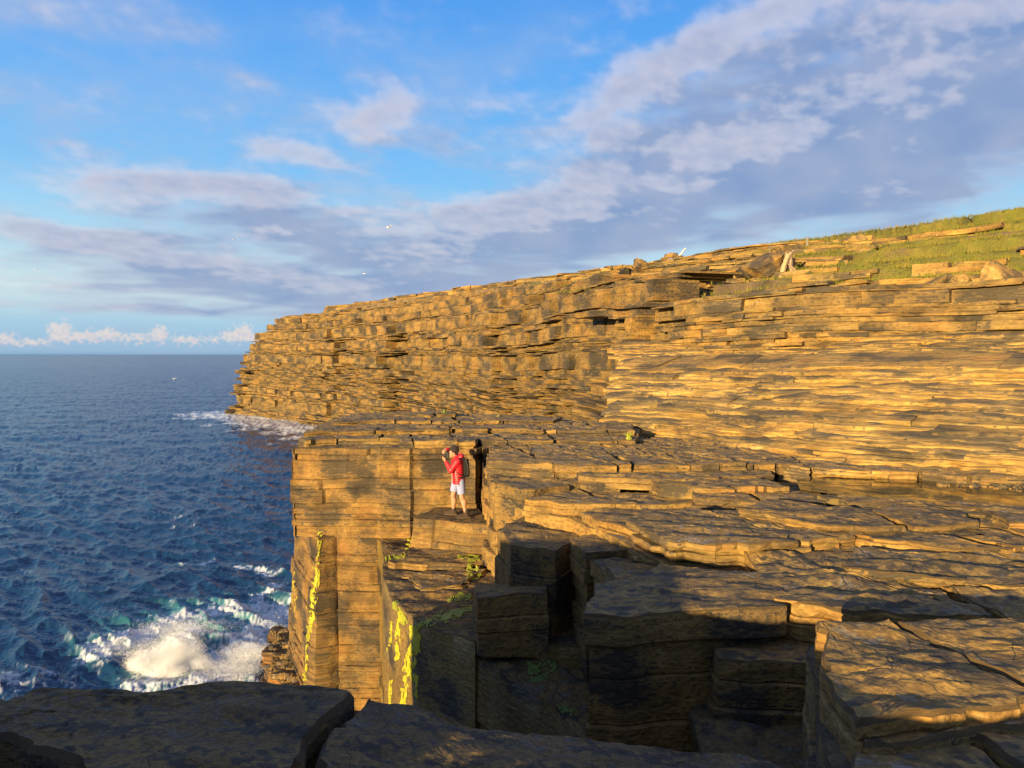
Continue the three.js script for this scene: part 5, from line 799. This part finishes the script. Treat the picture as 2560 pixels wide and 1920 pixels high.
// the seaward rock that water seeps over, as triangles with their bearings from the eye, to find the surface a seep line runs on
const seepRock = []; for (const m of bench.children) if (/bench_wall|buttress|platform|ledge|gully/.test(m.name)) { const p = m.geometry.attributes.position, ix = m.geometry.index; for (let t = 0; t < ix.count; t += 3) { const v = [0, 1, 2].map((k) => { const q = ix.getX(t + k); return [p.getX(q), p.getY(q) - EYE, p.getZ(q)]; }), cx = (v[0][0] + v[1][0] + v[2][0]) / 3, cy = (v[0][1] + v[1][1] + v[2][1]) / 3, cz = (v[0][2] + v[1][2] + v[2][2]) / 3; if (cx / -cz < 0.16 && cy / -cz < -0.18) seepRock.push([cx / -cz, cy / -cz, v]); } }
function touch(list, px, py) {
  const d = sight(px, py); let best = 1e9, hit = null;
  for (const [, , [a, b, c]] of list) {
    const e1 = [b[0] - a[0], b[1] - a[1], b[2] - a[2]], e2 = [c[0] - a[0], c[1] - a[1], c[2] - a[2]], h = [d[1] * e2[2] - d[2] * e2[1], d[2] * e2[0] - d[0] * e2[2], d[0] * e2[1] - d[1] * e2[0]], det = e1[0] * h[0] + e1[1] * h[1] + e1[2] * h[2];
    if (Math.abs(det) < 1e-12) continue;
    const u = -(a[0] * h[0] + a[1] * h[1] + a[2] * h[2]) / det; if (u < 0 || u > 1) continue;
    const q = [-(a[1] * e1[2] - a[2] * e1[1]), -(a[2] * e1[0] - a[0] * e1[2]), -(a[0] * e1[1] - a[1] * e1[0])], v = (d[0] * q[0] + d[1] * q[1] + d[2] * q[2]) / det; if (v < 0 || u + v > 1) continue;
    const t = (e2[0] * q[0] + e2[1] * q[1] + e2[2] * q[2]) / det; if (t > 0.5 && t < best) { best = t; const n = new THREE.Vector3(e1[1] * e2[2] - e1[2] * e2[1], e1[2] * e2[0] - e1[0] * e2[2], e1[0] * e2[1] - e1[1] * e2[0]).normalize(); hit = { p: new THREE.Vector3(d[0] * t, EYE + d[1] * t, d[2] * t), n }; }
  }
  return hit;
}
function algae(label, strips, colour, name = 'algae') {   // strips: seep lines [x0, y0, x1, y1, half width, count] measured in the photograph, grown on whatever rock lies there
  const spots = [], r = mulberry(strips.length * 17 + strips[0][5]);
  for (const [x0, y0, x1, y1, w, n] of strips) {
    const ra = sight(Math.min(x0, x1) - w * 2 - 12, Math.min(y0, y1) - w * 2 - 12), rb = sight(Math.max(x0, x1) + w * 2 + 12, Math.max(y0, y1) + w * 2 + 12), list = seepRock.filter((q) => q[0] > ra[0] / -ra[2] && q[0] < rb[0] / -rb[2] && q[1] < ra[1] / -ra[2] && q[1] > rb[1] / -rb[2]);
    const A = Math.max(4, Math.round(Math.hypot(x1 - x0, y1 - y0) / 12)), B = 3, hit = [], l = Math.hypot(x1 - x0, y1 - y0), nx = -(y1 - y0) / l, ny = (x1 - x0) / l;
    for (let a = 0; a <= A; a++) for (let b = 0; b <= B; b++) { const t = a / A, o = (b / B * 2 - 1) * w * (0.6 + 0.7 * Math.abs(n2(t * 4, x0 * 0.1))) + w * 0.7 * n2(t * 3.1, y0 * 0.1); hit.push(touch(list, lerp(x0, x1, t) + nx * o, lerp(y0, y1, t) + ny * o)); }
    for (let k = 0; k < n * 4; k++) { const a = (r() * A) | 0, b = (r() * B) | 0, h = [hit[a * (B + 1) + b], hit[a * (B + 1) + b + 1], hit[(a + 1) * (B + 1) + b], hit[(a + 1) * (B + 1) + b + 1]]; if (h.some((q) => !q)) continue; const far = Math.max(...h.map((q) => q.p.distanceTo(h[0].p))); const u = r(), v = r(), p = far < 0.5 ? h[0].p.clone().lerp(h[1].p, u).lerp(h[2].p.clone().lerp(h[3].p, u), v) : h[(r() * 4) | 0].p.clone().add(new THREE.Vector3((r() - 0.5) * 0.03, (r() - 0.5) * 0.06, (r() - 0.5) * 0.03)); if (n3(p.x * 5, p.y * 3, p.z * 5) + 0.7 * n3(p.x * 17, p.y * 11, p.z * 17) < -0.15 + 0.5 * r()) continue; spots.push([p, h[0].n]); }
  }
  const leaf = new THREE.SphereGeometry(1, 6, 4), im = new THREE.InstancedMesh(leaf, new THREE.MeshStandardMaterial({ color: 0xffffff, roughness: 0.5 }), spots.length), m = new THREE.Matrix4(), q = new THREE.Quaternion(), up = new THREE.Vector3(0, 1, 0), col = new THREE.Color();
  spots.forEach(([p, n], i) => { p.addScaledVector(n, 0.006); q.setFromUnitVectors(up, n); const s = 0.005 + 0.013 * r(); m.compose(p, q, new THREE.Vector3(s * (0.7 + 0.6 * r()), 0.006 + 0.006 * r(), s * (0.8 + 1.4 * r()))); im.setMatrixAt(i, m); const c = mix3(colour, [colour[0] * 0.35, colour[1] * 0.45, colour[2] * 0.5], r() * r() * r()); im.setColorAt(i, col.setRGB(...c)); });
  tag(place(im, name), label, 'algae', null, 'stuff');
}
{
  const YEL = [0.33, 0.30, 0.007], LIME = [0.21, 0.225, 0.008];
  algae('long bright algae streak down the corner of the sea buttress', [[802, 1330, 791, 1420, 5, 320], [791, 1420, 773, 1580, 9, 1400], [773, 1580, 760, 1710, 4, 700]], YEL);
  algae('thin algae streaks low on the left face of the buttress', [[735, 1430, 728, 1520, 5, 320], [742, 1490, 738, 1530, 3, 90]], [0.30, 0.225, 0.01]);
  algae('broad yellow algae curtain spilling over the lower ledge', [[1040, 1565, 1020, 1700, 14, 2600], [1000, 1530, 994, 1650, 6, 700], [1014, 1690, 1006, 1770, 7, 420], [980, 1555, 974, 1625, 4, 300], [978, 1700, 976, 1765, 4, 200], [1042, 1690, 1040, 1765, 3, 160]], YEL);
  algae('algae lining the wet rim of the lower ledge', [[1035, 1568, 1110, 1540, 12, 1500], [1110, 1540, 1180, 1520, 12, 1300], [1120, 1500, 1178, 1488, 9, 700], [985, 1505, 1015, 1560, 8, 700], [1185, 1400, 1180, 1450, 14, 900], [965, 1396, 1005, 1392, 4, 260], [1145, 1390, 1200, 1396, 5, 240]], LIME);
  algae('algae patch down the left edge of the standing ledge', [[1024, 1352, 1010, 1395, 4, 240]], YEL);
  algae('dark green algae in the shadowed gully floor', [[1320, 1672, 1390, 1665, 14, 1200], [1330, 1700, 1370, 1690, 6, 300], [1400, 1770, 1430, 1785, 8, 300]], [0.075, 0.115, 0.012]);
}

renderer.render(scene, camera);
